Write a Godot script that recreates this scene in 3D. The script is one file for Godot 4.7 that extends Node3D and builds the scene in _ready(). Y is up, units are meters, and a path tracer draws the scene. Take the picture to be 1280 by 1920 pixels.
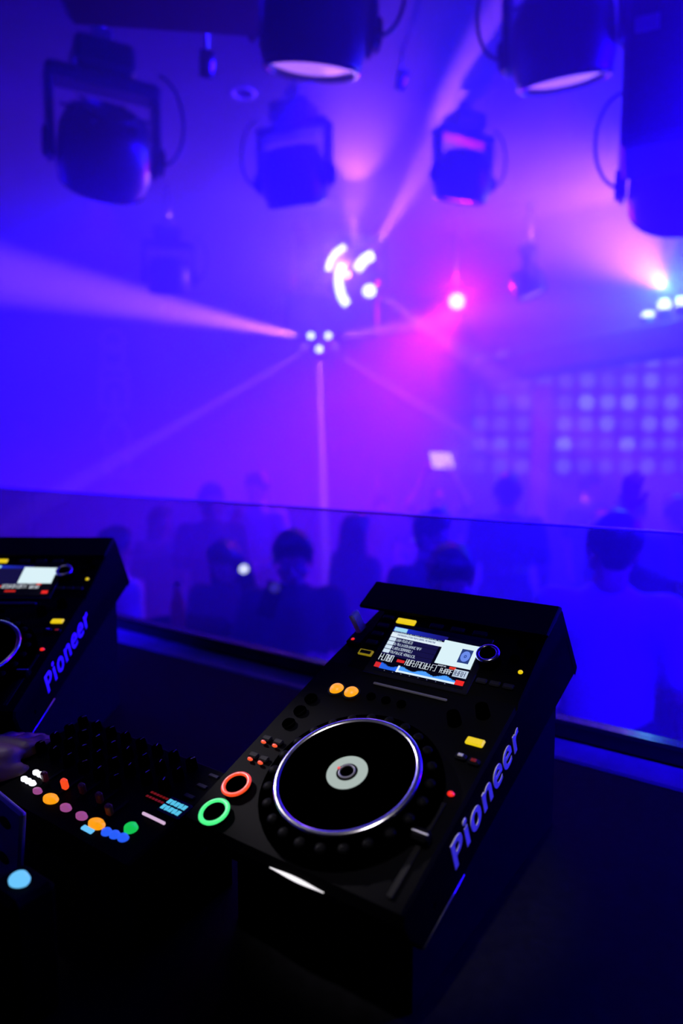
extends Node3D
# A hazy night club seen from inside the DJ booth: two media players and a mixer on
# sloped stands, a glass screen, the dance floor crowd and hung stage lamps beyond.
# World: x right, y up, -z into the hall; the dance floor is y = 0.

const EYE := Vector3(0, 2.05, 0)
const FOCAL := 1280.0            # pixels, for the 1280 x 1920 frame (a 24 mm lens held upright)
const HORIZON := 834.0
const EXPOSURE := 10.0          # a night exposure: light energies below are written as they read in the picture
const CEIL := 4.15
const HALL_L := -6.6
const HALL_R := 6.2
const HALL_B := -10.4
const HALL_F := 2.2

var M := {}
var taken := {}
var boothx: Vector3
var boothf: Vector3
var deck0: Vector3
var sky_blue := Color(0.09, 0.0, 1.0)


func _ready() -> void:
	setup_view()
	setup_materials()
	hall()
	booth()
	wash_bars()
	par_cans()
	lamp_wall()
	beam_and_column()
	stage_lamps()
	effect_lamps()
	uplights()
	ceiling_things()
	wall_things()
	players()
	mixer()
	booth_things()
	crowd()
	haze()


# ---------------------------------------------------------------- view
func setup_view() -> void:
	var cam := Camera3D.new()
	cam.name = "camera"
	cam.fov = rad_to_deg(2.0 * atan(960.0 / FOCAL))
	cam.near = 0.02
	cam.far = 60.0
	cam.position = EYE
	cam.rotation.x = -atan((960.0 - HORIZON) / FOCAL)
	var lens := CameraAttributesPhysical.new()
	lens.frustum_focal_length = 16.0
	lens.exposure_aperture = 1.35
	lens.frustum_focus_distance = 0.86
	cam.attributes = lens
	add_child(cam)
	cam.current = true
	var we := WorldEnvironment.new()
	we.name = "environment"
	var e := Environment.new()
	e.background_mode = Environment.BG_COLOR
	e.background_color = Color.BLACK
	e.tonemap_mode = Environment.TONE_MAPPER_LINEAR
	e.tonemap_exposure = EXPOSURE
	e.volumetric_fog_enabled = true
	e.volumetric_fog_density = 0.0
	e.volumetric_fog_albedo = Color.WHITE
	e.sdfgi_enabled = true
	e.ssao_enabled = true
	e.ssil_enabled = true
	we.environment = e
	add_child(we)
	# the booth's axes: it is turned about 35 degrees to the right of the lens
	boothx = Vector3(0.81469784, 0, 0.5798857)
	boothf = Vector3(0.5798857, 0, -0.81469784)
	deck0 = Vector3(0.0103, 1.6864, -0.6978)


func haze() -> void:
	# smoke-machine haze that fills the hall from the booth glass on
	var fog := FogVolume.new()
	fog.name = "haze"
	fog.shape = RenderingServer.FOG_VOLUME_SHAPE_BOX
	fog.size = Vector3(24.0, CEIL + 0.1, 15.0)
	var fm := FogMaterial.new()
	fm.resource_name = "haze"
	fm.albedo = Color.WHITE
	fm.density = 0.20
	fog.material = fm
	fog.transform = booth_frame(Vector3(deck0.x, (CEIL + 0.1) / 2 - 0.05, deck0.z) + boothf * (0.67 + 7.5))
	fog.set_meta("kind", "stuff")
	tag(fog, "smoke-machine haze filling the whole hall beyond the booth glass", "haze")
	add_child(fog)


func wash_bars() -> void:
	# blue LED wash bars along the top of the side walls, aimed across the hall
	for w in [[HALL_R - 0.12, -3.5, -1.0, 470.0, "blue LED wash bar high on the side wall nearer the loudspeaker", 0.3], [HALL_R - 0.12, -7.4, -1.0, 260.0, "blue LED wash bar high on the side wall past the lamp wall", 0.0], [HALL_L + 0.12, -6.5, 1.0, 22.0, "blue LED wash bar high on the side wall past the bar table", 0.0]]:
		var t := thing("wash_bar", w[4], "stage light", Transform3D(Basis.looking_at(Vector3(w[2], -0.12, 0), Vector3.UP), Vector3(w[0], 3.35, w[1])), "blue wash bars")
		put("housing", box(Vector3(2.4, 0.16, 0.14), 0.012), "lamp_case", t, Transform3D(Basis(), Vector3(0, 0, 0.04)))
		for k in 12:
			put("lens", disc(0.06, 0.012, 18), "lens_blue", t, Transform3D(Basis(Vector3.RIGHT, -PI / 2), Vector3(-1.1 + k * 0.2, 0, -0.03)))
		put("bracket", box(Vector3(0.3, 0.05, 0.1), 0.006), "steel", t, Transform3D(Basis(), Vector3(0, 0.06, 0.09)))
		for x in [-0.6, 0.6]:
			spot(t, "wash_light", Vector3(x, 0, -0.2), Vector3(w[5] * -w[2], 0.0, -1.0), sky_blue, w[3], 43.0, 0.12, 0.35)


func par_cans() -> void:
	# blue par lamps above the booth, aimed at the people behind the glass
	for w in [[Vector3(1.25, 3.8, 0.1), Vector3(1.05, 1.0, -2.6), 140.0, "blue par lamp above the booth aimed at the white shirt"], [Vector3(-1.3, 3.8, -0.2), Vector3(-1.1, 1.0, -3.6), 60.0, "blue par lamp above the booth aimed at the bar table"]]:
		var p: Vector3 = w[0]
		var dir: Vector3 = ((w[1] as Vector3) - p).normalized()
		var t := thing("par_lamp", w[3], "stage light", Transform3D(Basis.looking_at(dir, Vector3.UP), p), "par lamps above the booth")
		put("can", lathe([Vector2(0, -0.12), Vector2(0.05, -0.12), Vector2(0.08, -0.06), Vector2(0.085, 0.1), Vector2(0.075, 0.1), Vector2(0.07, 0.05)], 20), "lamp_case", t, Transform3D(Basis(Vector3.RIGHT, -PI / 2), Vector3.ZERO))
		put("lens", dome(0.07, 0.02, 18), "lens_blue", t, Transform3D(Basis(Vector3.RIGHT, -PI / 2), Vector3(0, 0, -0.05)))
		var up: Vector3 = t.basis.inverse() * Vector3(0, CEIL - p.y, 0)
		put("hanging_rod", tube_mesh([up * 0.2, up], 0.014, 8), "steel", t)
		spot(t, "par_light", Vector3(0, 0, -0.14), Vector3(0, 0, -1), sky_blue, w[2], 24.0, 0.05, 0.8)


func at(px: float, py: float, depth: float) -> Vector3:
	# the point that shows at that pixel and lies depth metres into the hall
	var p := atan((960.0 - HORIZON) / FOCAL)
	var up := Vector3(0, cos(p), -sin(p))
	var fw := Vector3(0, -sin(p), -cos(p))
	var r := Vector3.RIGHT * (px - 640.0) / FOCAL + up * (960.0 - py) / FOCAL + fw
	return EYE + r * (depth / -r.z)


# ---------------------------------------------------------------- materials
func lin(r: float, g: float, b: float) -> Color:
	return Color(r, g, b).linear_to_srgb()


func mat(called: String, c: Color, rough := 0.6, metal := 0.0, spec := 0.5) -> StandardMaterial3D:
	var m := StandardMaterial3D.new()
	m.resource_name = called
	m.albedo_color = c
	m.roughness = rough
	m.metallic = metal
	m.metallic_specular = spec
	M[called] = m
	return m


func glow(called: String, c: Color, e: float, base := Color(0.05, 0.05, 0.05)) -> StandardMaterial3D:
	var m := mat(called, base, 0.4)
	m.emission_enabled = true
	m.emission = c
	m.emission_energy_multiplier = e / EXPOSURE
	return m


func noise_tex(seed_: int, freq: float, lo: Color, hi: Color, size := 512) -> NoiseTexture2D:
	var n := FastNoiseLite.new()
	n.seed = seed_
	n.frequency = freq
	n.fractal_octaves = 5
	var t := NoiseTexture2D.new()
	t.width = size
	t.height = size
	t.seamless = true
	t.noise = n
	var g := Gradient.new()
	g.set_color(0, lo)
	g.set_color(1, hi)
	t.color_ramp = g
	return t


func textured(m: StandardMaterial3D, t: Texture2D, scale_: float) -> void:
	m.albedo_texture = t
	m.uv1_triplanar = true
	m.uv1_world_triplanar = true
	m.uv1_scale = Vector3.ONE * scale_


func setup_materials() -> void:
	var patch := noise_tex(3, 0.012, Color(0.75, 0.75, 0.75), Color(1, 1, 1))
	var weave := noise_tex(8, 0.09, Color(0.7, 0.7, 0.7), Color(1, 1, 1), 256)
	textured(mat("wall_paint", lin(0.22, 0.21, 0.25), 0.8), patch, 0.3)
	textured(mat("ceiling_paint", lin(0.05, 0.05, 0.055), 0.85), patch, 0.4)
	textured(mat("floor_vinyl", lin(0.05, 0.05, 0.06), 0.35), patch, 0.5)
	textured(mat("booth_black", lin(0.006, 0.006, 0.008), 0.75, 0.0, 0.2), weave, 2.0)
	textured(mat("ledge_laminate", lin(0.22, 0.22, 0.24), 0.5), patch, 1.0)
	mat("black_plastic", lin(0.0025, 0.0025, 0.003), 0.5, 0.0, 0.07)
	mat("soft_black", lin(0.005, 0.005, 0.0055), 0.7, 0.0, 0.2)
	mat("gloss_black", lin(0.008, 0.008, 0.010), 0.16)
	mat("button_grey", lin(0.014, 0.014, 0.016), 0.45, 0.0, 0.3)
	mat("cap_grey", lin(0.10, 0.10, 0.11), 0.4)
	mat("silver", lin(0.82, 0.82, 0.84), 0.18, 1.0)
	mat("edge_glass", lin(0.75, 0.78, 0.8), 0.12, 0.4)
	mat("steel", lin(0.55, 0.55, 0.57), 0.3, 1.0)
	mat("lamp_case", lin(0.02, 0.02, 0.024), 0.38)
	mat("lamp_case_rough", lin(0.03, 0.03, 0.034), 0.6)
	mat("cable_black", lin(0.015, 0.015, 0.015), 0.45)
	mat("logo_print", lin(0.85, 0.85, 0.87), 0.45)
	mat("white_print", lin(0.5, 0.5, 0.5), 0.5)
	mat("panel_dark", lin(0.05, 0.05, 0.06), 0.5)
	mat("column_paint", lin(0.75, 0.74, 0.78), 0.6)
	mat("ornament", lin(0.8, 0.8, 0.85), 0.6)
	mat("poster_red", lin(0.35, 0.05, 0.05), 0.6)
	mat("poster_dark", lin(0.05, 0.04, 0.05), 0.6)
	mat("amber", lin(0.5, 0.12, 0.02), 0.15)
	mat("stand_grey", lin(0.42, 0.42, 0.44), 0.4, 0.2)
	mat("skin", lin(0.38, 0.19, 0.13), 0.5)
	mat("skin_dark", lin(0.20, 0.10, 0.065), 0.5)
	mat("hair_black", lin(0.012, 0.010, 0.010), 0.5)
	mat("hair_brown", lin(0.03, 0.018, 0.012), 0.5)
	textured(mat("cloth_black", lin(0.018, 0.018, 0.02), 0.85), weave, 4.0)
	textured(mat("cloth_navy", lin(0.02, 0.025, 0.05), 0.85), weave, 4.0)
	textured(mat("cloth_grey", lin(0.09, 0.09, 0.10), 0.85), weave, 4.0)
	textured(mat("cloth_white", lin(0.7, 0.7, 0.71), 0.85), weave, 4.0)
	textured(mat("cloth_denim", lin(0.03, 0.035, 0.06), 0.85), weave, 4.0)
	mat("eye_white", lin(0.6, 0.6, 0.6), 0.2)
	var g := mat("booth_glass", Color(0.0, 0.0, 0.06, 0.34), 0.03)
	g.transparency = BaseMaterial3D.TRANSPARENCY_ALPHA
	glow("led_green", Color(0.30, 1.0, 0.55), 1.0)
	glow("led_cue", Color(1.0, 0.30, 0.12), 0.95)
	glow("led_orange", Color(1.0, 0.62, 0.02), 1.0)
	glow("led_amber", Color(1.0, 0.64, 0.04), 1.05)
	glow("led_yellow", Color(0.95, 0.82, 0.05), 0.95)
	glow("led_yellow_dim", Color(0.75, 0.65, 0.05), 0.45)
	glow("led_red", Color(1.0, 0.16, 0.10), 1.0)
	glow("led_dot", Color(1.0, 0.34, 0.14), 1.0)
	glow("led_red_dim", Color(0.9, 0.18, 0.08), 0.18)
	glow("led_pink", Color(0.70, 0.34, 0.62), 0.7)
	glow("led_blush", Color(0.95, 0.80, 0.95), 0.75)
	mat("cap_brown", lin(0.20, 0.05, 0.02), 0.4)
	glow("led_white", Color(0.95, 0.95, 1.0), 1.3)
	glow("led_blue", Color(0.16, 0.38, 1.0), 0.95)
	glow("led_sky", Color(0.42, 0.78, 1.0), 1.0)
	glow("led_cyan", Color(0.35, 0.80, 0.95), 0.9)
	glow("led_leaf", Color(0.08, 0.85, 0.35), 0.8)
	glow("bulb_white", Color(1.0, 0.97, 1.0), 4.0)
	glow("led_slot", Color(1.0, 0.98, 1.0), 1.1)
	glow("jog_display", Color(0.76, 0.82, 0.80), 0.75)
	glow("lens_white", Color(0.9, 1.0, 1.0), 4.8)
	glow("lens_red", Color(1.0, 0.9, 1.0), 4.8)
	glow("lens_blue", Color(0.25, 0.2, 1.0), 1.0)
	glow("lens_lilac", Color(0.72, 0.45, 1.0), 1.2)
	glow("lens_ember", Color(1.0, 0.25, 0.5), 1.4)
	glow("screen_white", Color(1.0, 0.80, 0.93), 1.6)
	glow("phone_white", Color(0.95, 0.98, 1.0), 3.0)
	glow("phone_dim", Color(0.6, 0.5, 0.8), 0.22)
	for k in 5:
		glow("wall_lamp_%d" % k, Color(0.38, 0.46, 1.0), [0.4, 1.1, 2.1, 3.5, 4.9][k], lin(0.3, 0.3, 0.34))


# ---------------------------------------------------------------- mesh helpers (faces are given anticlockwise seen from outside)
func tri(st: SurfaceTool, a: Vector3, b: Vector3, c: Vector3) -> void:
	st.add_vertex(a)
	st.add_vertex(c)
	st.add_vertex(b)


func quad(st: SurfaceTool, a: Vector3, b: Vector3, c: Vector3, d: Vector3) -> void:
	tri(st, a, b, c)
	tri(st, a, c, d)


func begin(smooth := false) -> SurfaceTool:
	var st := SurfaceTool.new()
	st.begin(Mesh.PRIMITIVE_TRIANGLES)
	st.set_smooth_group(0 if smooth else -1)
	return st


func numbered(called: String) -> String:
	var n: int = taken.get(called, 0)
	taken[called] = n + 1
	return called if n == 0 else "%s_%03d" % [called, n]


func done(st: SurfaceTool) -> Mesh:
	st.generate_normals()
	return st.commit()


func put(called: String, mesh: Mesh, m: Variant, parent: Node = self, t := Transform3D()) -> MeshInstance3D:
	var o := MeshInstance3D.new()
	o.name = numbered(called) if parent == self else called
	o.mesh = mesh
	o.material_override = M[m] if m is String else m
	o.transform = t
	parent.add_child(o, true)
	return o


func thing(called: String, label: String, category: String, t := Transform3D(), group := "") -> Node3D:
	var o := Node3D.new()
	o.name = numbered(called)
	o.transform = t
	add_child(o)
	tag(o, label, category, group)
	return o


func tag(o: Node, label: String, category: String, group := "") -> void:
	o.set_meta("label", label)
	o.set_meta("category", category)
	if group:
		o.set_meta("group", group)


func struct(o: Node, label := "", category := "") -> void:
	o.set_meta("kind", "structure")
	if label:
		o.set_meta("label", label)
	if category:
		o.set_meta("category", category)


func box(size: Vector3, bevel := 0.004, centre := Vector3.ZERO) -> Mesh:
	# a box with chamfered edges
	var st := begin()
	add_box(st, size, bevel, centre)
	return done(st)


func add_box(st: SurfaceTool, size: Vector3, bevel: float, centre := Vector3.ZERO) -> void:
	var h := size / 2.0
	var b := minf(bevel, minf(h.x, minf(h.y, h.z)) * 0.8)
	for ax in 3:
		for s in [-1.0, 1.0]:
			var u := (ax + 1) % 3
			var v := (ax + 2) % 3
			var c: Array[Vector3] = []
			for q in [[-1, -1], [1, -1], [1, 1], [-1, 1]]:
				var p := Vector3.ZERO
				p[ax] = s * h[ax]
				p[u] = q[0] * (h[u] - b)
				p[v] = q[1] * (h[v] - b)
				c.append(p + centre)
			if s > 0:
				quad(st, c[0], c[1], c[2], c[3])
			else:
				quad(st, c[3], c[2], c[1], c[0])
	for ax in 3:
		var u := (ax + 1) % 3
		var v := (ax + 2) % 3
		for su in [-1.0, 1.0]:
			for sv in [-1.0, 1.0]:
				var p := [Vector3.ZERO, Vector3.ZERO, Vector3.ZERO, Vector3.ZERO]
				for k in 4:
					var e: Vector3 = Vector3.ZERO
					e[ax] = (h[ax] - b) * (-1.0 if k == 0 or k == 3 else 1.0)
					if k < 2:
						e[u] = su * h[u]
						e[v] = sv * (h[v] - b)
					else:
						e[u] = su * (h[u] - b)
						e[v] = sv * h[v]
					p[k] = e + centre
				if su * sv > 0:
					quad(st, p[3], p[2], p[1], p[0])
				else:
					quad(st, p[0], p[1], p[2], p[3])
	for sx in [-1.0, 1.0]:
		for sy in [-1.0, 1.0]:
			for sz in [-1.0, 1.0]:
				var a := Vector3(sx * h.x, sy * (h.y - b), sz * (h.z - b)) + centre
				var c := Vector3(sx * (h.x - b), sy * h.y, sz * (h.z - b)) + centre
				var d := Vector3(sx * (h.x - b), sy * (h.y - b), sz * h.z) + centre
				if sx * sy * sz > 0:
					tri(st, a, c, d)
				else:
					tri(st, a, d, c)


func lathe(profile: Array, seg := 24, squash := 1.0) -> Mesh:
	# profile: Vector2(radius, y) from the bottom to the top
	var st := begin(true)
	var n := profile.size()
	for i in seg:
		var a0 := TAU * i / seg
		var a1 := TAU * (i + 1) / seg
		for k in n - 1:
			var p: Vector2 = profile[k]
			var q: Vector2 = profile[k + 1]
			if p.distance_to(q) < 1e-6:
				continue
			var c := [ring(p, a0, squash), ring(p, a1, squash), ring(q, a1, squash), ring(q, a0, squash)]
			if p.x < 1e-6:
				tri(st, c[0], c[2], c[3])
			elif q.x < 1e-6:
				tri(st, c[0], c[2], c[1]) if false else tri(st, c[0], c[3], c[1])
			else:
				tri(st, c[0], c[3], c[2])
				tri(st, c[0], c[2], c[1])
	st.index()
	st.generate_normals()
	return st.commit()


func ring(p: Vector2, a: float, squash: float) -> Vector3:
	return Vector3(cos(a) * p.x, p.y, sin(a) * p.x * squash)


func lathe_hard(profile: Array, seg := 24) -> Mesh:
	# each step of the profile keeps a crisp edge: the points are doubled
	var st := begin()
	var n := profile.size()
	for k in n - 1:
		var p: Vector2 = profile[k]
		var q: Vector2 = profile[k + 1]
		var dir := (q - p).normalized()
		for i in seg:
			var v := []
			for w in [[p, i], [q, i], [q, i + 1], [p, i + 1]]:
				var a := TAU * float(w[1]) / seg
				v.append([ring(w[0], a, 1.0), Vector3(cos(a) * dir.y, -dir.x, sin(a) * dir.y)])
			for t in [[0, 1, 2], [0, 2, 3]]:
				for j in t:
					st.set_normal(v[j][1])
					st.add_vertex(v[j][0])
	return st.commit()


func tube_mesh(pts: Array, r: float, seg := 8) -> Mesh:
	var st := begin(true)
	add_tube(st, pts, r, seg)
	st.index()
	st.generate_normals()
	return st.commit()


func add_tube(st: SurfaceTool, pts: Array, r: float, seg := 8) -> void:
	var rings := []
	var side := Vector3.ZERO
	for k in pts.size():
		var dir: Vector3 = (pts[mini(k + 1, pts.size() - 1)] - pts[maxi(k - 1, 0)]).normalized()
		if side == Vector3.ZERO:
			side = dir.cross(Vector3.UP if absf(dir.y) < 0.9 else Vector3.RIGHT).normalized()
		side = (side - dir * side.dot(dir)).normalized()
		var up := dir.cross(side)
		var ringp := []
		for i in seg:
			var a := TAU * i / seg
			ringp.append(pts[k] + (side * cos(a) + up * sin(a)) * r)
		rings.append(ringp)
	for k in pts.size() - 1:
		for i in seg:
			var j := (i + 1) % seg
			quad(st, rings[k][i], rings[k][j], rings[k + 1][j], rings[k + 1][i])
	for i in range(1, seg - 1):
		tri(st, rings[0][0], rings[0][i + 1], rings[0][i])
		var l: Array = rings[-1]
		tri(st, l[0], l[i], l[i + 1])


func torus(r: float, thick: float, flat := 1.0, seg := 48, sides := 10) -> Mesh:
	var st := begin(true)
	for i in seg:
		for j in sides:
			var c := []
			for w in [[i, j], [i, j + 1], [i + 1, j + 1], [i + 1, j]]:
				var a: float = TAU * w[0] / seg
				var b: float = TAU * w[1] / sides
				c.append(Vector3(cos(a) * (r + thick * cos(b)), thick * flat * sin(b), sin(a) * (r + thick * cos(b))))
			quad(st, c[0], c[1], c[2], c[3])
	st.index()
	st.generate_normals()
	return st.commit()


func extrude(poly: PackedVector2Array, x0: float, x1: float, bevel := 0.002) -> Mesh:
	# poly holds (depth, height) points; the solid runs along x; z = -depth
	var st := begin()
	var n := poly.size()
	var area := 0.0
	for i in n:
		area += poly[i].cross(poly[(i + 1) % n])
	if area < 0:
		poly.reverse()
	var inner := PackedVector2Array()
	for i in n:
		var a := poly[(i + n - 1) % n]
		var b := poly[i]
		var c := poly[(i + 1) % n]
		var n1 := (b - a).normalized().orthogonal()   # points left-handed
		var n2 := (c - b).normalized().orthogonal()
		var d := (n1 + n2)
		d = d / maxf(0.3, d.dot(n1))
		inner.append(b - d * bevel * (1.0 if n1.dot(b - centre_of(poly)) > 0 else -1.0))
	var rows := [[x0, inner], [x0 + bevel, poly], [x1 - bevel, poly], [x1, inner]]
	for k in 3:
		for i in n:
			var j := (i + 1) % n
			var pa: PackedVector2Array = rows[k][1]
			var pb: PackedVector2Array = rows[k + 1][1]
			quad(st, v3(rows[k][0], pa[i]), v3(rows[k][0], pa[j]), v3(rows[k + 1][0], pb[j]), v3(rows[k + 1][0], pb[i]))
	var t := Geometry2D.triangulate_polygon(inner)
	for i in range(0, t.size(), 3):
		var p := [inner[t[i]], inner[t[i + 1]], inner[t[i + 2]]]
		if (p[1] - p[0]).cross(p[2] - p[0]) < 0:
			p.reverse()
		tri(st, v3(x1, p[0]), v3(x1, p[2]), v3(x1, p[1]))
		tri(st, v3(x0, p[0]), v3(x0, p[1]), v3(x0, p[2]))
	return fix_normals(done(st), Vector3((x0 + x1) / 2, centre_of(poly).y, -centre_of(poly).x))


func centre_of(poly: PackedVector2Array) -> Vector2:
	var c := Vector2.ZERO
	for p in poly:
		c += p
	return c / poly.size()


func v3(x: float, p: Vector2) -> Vector3:
	return Vector3(x, p.y, -p.x)


func fix_normals(mesh: Mesh, centre: Vector3) -> Mesh:
	# makes the faces of a nearly convex solid look outward
	var a := mesh.surface_get_arrays(0)
	var v: PackedVector3Array = a[Mesh.ARRAY_VERTEX]
	var st := begin()
	for i in range(0, v.size(), 3):
		var nn := (v[i + 2] - v[i]).cross(v[i + 1] - v[i])
		var mid := (v[i] + v[i + 1] + v[i + 2]) / 3.0
		if nn.dot(mid - centre) >= 0:
			st.add_vertex(v[i])
			st.add_vertex(v[i + 1])
			st.add_vertex(v[i + 2])
		else:
			st.add_vertex(v[i])
			st.add_vertex(v[i + 2])
			st.add_vertex(v[i + 1])
	return done(st)


func disc(r: float, h: float, seg := 24, bevel := 0.0015) -> Mesh:
	return lathe_hard([Vector2(0, 0), Vector2(r, 0), Vector2(r, h - bevel), Vector2(r - bevel, h), Vector2(0, h)], seg)


func dome(r: float, h: float, seg := 14) -> Mesh:
	var p := [Vector2(r, 0)]
	for k in range(1, 6):
		var a := PI / 2 * k / 5.0
		p.append(Vector2(r * cos(a) if k < 5 else 0.0, h * sin(a)))
	return lathe(p, seg)


func mm(x: float, d: float, h: float) -> Vector3:
	return Vector3(x, h, -d) / 1000.0


func spot(parent: Node, called: String, pos: Vector3, dir: Vector3, c: Color, energy: float, angle: float, size := 0.03, soft := 0.5) -> SpotLight3D:
	var l := SpotLight3D.new()
	l.name = called
	l.light_color = c
	l.light_energy = energy / EXPOSURE
	l.spot_angle = angle
	l.spot_angle_attenuation = soft
	l.spot_range = 25.0
	l.spot_attenuation = 2.0
	l.light_size = size
	l.shadow_enabled = true
	parent.add_child(l, true)
	l.position = pos
	var up := Vector3.UP if absf(dir.normalized().y) < 0.95 else Vector3.RIGHT
	l.basis = Basis.looking_at(dir, up)
	return l


func omni(parent: Node, called: String, pos: Vector3, c: Color, energy: float, size := 0.03) -> OmniLight3D:
	var l := OmniLight3D.new()
	l.name = called
	l.light_color = c
	l.light_energy = energy / EXPOSURE
	l.omni_range = 25.0
	l.omni_attenuation = 2.0
	l.light_size = size
	l.shadow_enabled = true
	l.position = pos
	parent.add_child(l, true)
	return l


func area(parent: Node, called: String, t: Transform3D, size: Vector2, c: Color, energy: float) -> void:
	var l := AreaLight3D.new()
	l.name = called
	l.light_color = c
	l.light_energy = energy / EXPOSURE
	l.area_size = size
	l.area_range = 25.0
	l.shadow_enabled = true
	l.transform = t
	parent.add_child(l, true)


# ---------------------------------------------------------------- the hall
func slab(called: String, lo: Vector3, hi: Vector3, m: String, label := "", category := "") -> void:
	var o := put(called, box(hi - lo, 0.003), m, self, Transform3D(Basis(), (lo + hi) / 2.0))
	struct(o, label, category)


func hall() -> void:
	slab("floor", Vector3(HALL_L - 0.2, -0.2, HALL_B - 0.2), Vector3(HALL_R + 0.2, 0, HALL_F + 0.2), "floor_vinyl", "dark dance floor under the crowd", "floor")
	slab("ceiling", Vector3(HALL_L - 0.2, CEIL, HALL_B - 0.2), Vector3(HALL_R + 0.2, CEIL + 0.2, HALL_F + 0.2), "ceiling_paint", "dark painted ceiling above the hung lamps", "ceiling")
	slab("wall_back", Vector3(HALL_L, 0, HALL_B - 0.2), Vector3(HALL_R, CEIL, HALL_B), "wall_paint", "blue-lit far wall behind the crowd", "wall")
	slab("wall_left", Vector3(HALL_L - 0.2, 0, HALL_B - 0.2), Vector3(HALL_L, CEIL, HALL_F + 0.2), "wall_paint", "side wall of the hall past the bar table", "wall")
	slab("wall_right", Vector3(HALL_R, 0, HALL_B - 0.2), Vector3(HALL_R + 0.2, CEIL, HALL_F + 0.2), "wall_paint", "side wall of the hall past the lamp wall", "wall")
	slab("wall_front", Vector3(HALL_L, 0, HALL_F), Vector3(HALL_R, CEIL, HALL_F + 0.2), "booth_black", "black wall behind the DJ booth", "wall")


func booth_frame(origin := Vector3.ZERO) -> Transform3D:
	return Transform3D(Basis(boothx, Vector3.UP, -boothf), origin)


func booth() -> void:
	var base := Vector3(deck0.x, 0, deck0.z)
	var f := booth_frame(base)
	# raised floor, front wall, table, ledge, rail and glass; local x along the booth, -z towards the hall
	var o := put("floor", box(Vector3(5.0, 0.5, 2.6), 0.004), "booth_black", self, f * Transform3D(Basis(), Vector3(-0.4, 0.25, 0.72)))
	struct(o, "raised black floor of the DJ booth", "floor")
	o = put("wall_booth", box(Vector3(5.0, 0.96, 0.1), 0.004), "booth_black", self, f * Transform3D(Basis(), Vector3(-0.4, 0.985, -0.662)))
	struct(o, "black front wall of the DJ booth below the glass", "wall")
	var table := thing("booth_table", "black table of the DJ booth under the players and mixer", "table", f)
	put("table_top", box(Vector3(3.6, 0.05, 0.92), 0.006), "booth_black", table, Transform3D(Basis(), Vector3(-0.45, 1.48, -0.12)))
	for x in [-2.1, -0.45, 1.2]:
		put("leg", box(Vector3(0.06, 0.955, 0.8), 0.004), "booth_black", table, Transform3D(Basis(), Vector3(x, 0.9775, -0.12)))
	var ledge := put("ledge_board", box(Vector3(5.0, 0.03, 0.13), 0.004), "ledge_laminate", self, f * Transform3D(Basis(), Vector3(-0.4, 1.491, -0.645)))
	ledge.name = numbered("trim_1")
	struct(ledge, "narrow laminate ledge running below the booth glass", "ledge")
	var screen := thing("glass_screen", "clear glass screen on a metal rail along the front of the DJ booth", "glass screen", f)
	put("rail", box(Vector3(5.0, 0.035, 0.04), 0.006), "gloss_black", screen, Transform3D(Basis(), Vector3(-0.4, 1.5235, -0.675)))
	for q in [[-2.9, -1.76], [-1.75, 2.1]]:
		var mid := Vector3((q[0] + q[1]) / 2, 0, -0.675)
		put("pane", box(Vector3(q[1] - q[0], 0.359, 0.010), 0.0015), "booth_glass", screen, Transform3D(Basis(), mid + Vector3(0, 1.7205, 0)))
		put("polished_edge", box(Vector3(q[1] - q[0], 0.005, 0.009), 0.0016), "edge_glass", screen, Transform3D(Basis(), mid + Vector3(0, 1.9027, 0)))


# ---------------------------------------------------------------- lamp wall and beam
func lamp_wall() -> void:
	var d := 10.1
	var s := 39.4 / FOCAL * d
	var left := at(902, 714, d)
	var t := thing("lamp_wall", "wall panel of round blue lamps in rows behind the beam", "lamp wall", Transform3D(Basis(), Vector3(left.x, 0, -d)))
	var levels := [
		[0, 1, 1, 1, 1, 2, 1, 2, 3, 1, 2, 2, 1],
		[0, 0, 0, 1, 1, 2, 1, 2, 3, 1, 2, 1, 2],
		[0, 1, 1, 1, 1, 4, 3, 4, 2, 3, 2, 3, 1],
		[1, 1, 1, 1, 2, 2, 3, 1, 3, 3, 1, 2, 2],
		[1, 2, 1, 1, 4, 1, 1, 4, 2, 2, 3, 1, 2],
		[0, 1, 1, 1, 2, 1, 1, 1, 2, 1, 1, 2, 1]]
	var top := left.y + 2 * s
	var bottom := left.y - 3 * s
	var width := s * 13
	put("panel", box(Vector3(width, top - bottom + s, 0.12), 0.006), "panel_dark", t, Transform3D(Basis(), Vector3(s * 6, (top + bottom) / 2, -0.1)))
	var cup := lathe_hard([Vector2(0.128, 0), Vector2(0.136, 0.02), Vector2(0.126, 0.035), Vector2(0.118, 0.02)], 24)
	var bulb := lathe([Vector2(0.118, 0.004), Vector2(0.09, 0.016), Vector2(0.05, 0.024), Vector2(0, 0.028)], 24)
	var face := Basis(Vector3.RIGHT, PI / 2)
	for r in 6:
		for c in 13:
			var p := Vector3(s * c, left.y + (1 - r) * s + s * 0.0, -0.035)
			var lamp := put("lamp", bulb, "wall_lamp_%d" % levels[r][c], t, Transform3D(face, p))
			put("lamp_rim", cup, "black_plastic", lamp)
	put("lower_rail", box(Vector3(width, 0.035, 0.05), 0.004), "black_plastic", t, Transform3D(Basis(), Vector3(s * 6, left.y - 3.25 * s, 0.05)))
	area(t, "lamp_wall_light", Transform3D(Basis(Vector3.UP, PI), Vector3(s * 6, (top + bottom) / 2, 0.12)), Vector2(width, top - bottom + s), Color(0.10, 0.0, 1.0), 110.0)


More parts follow.
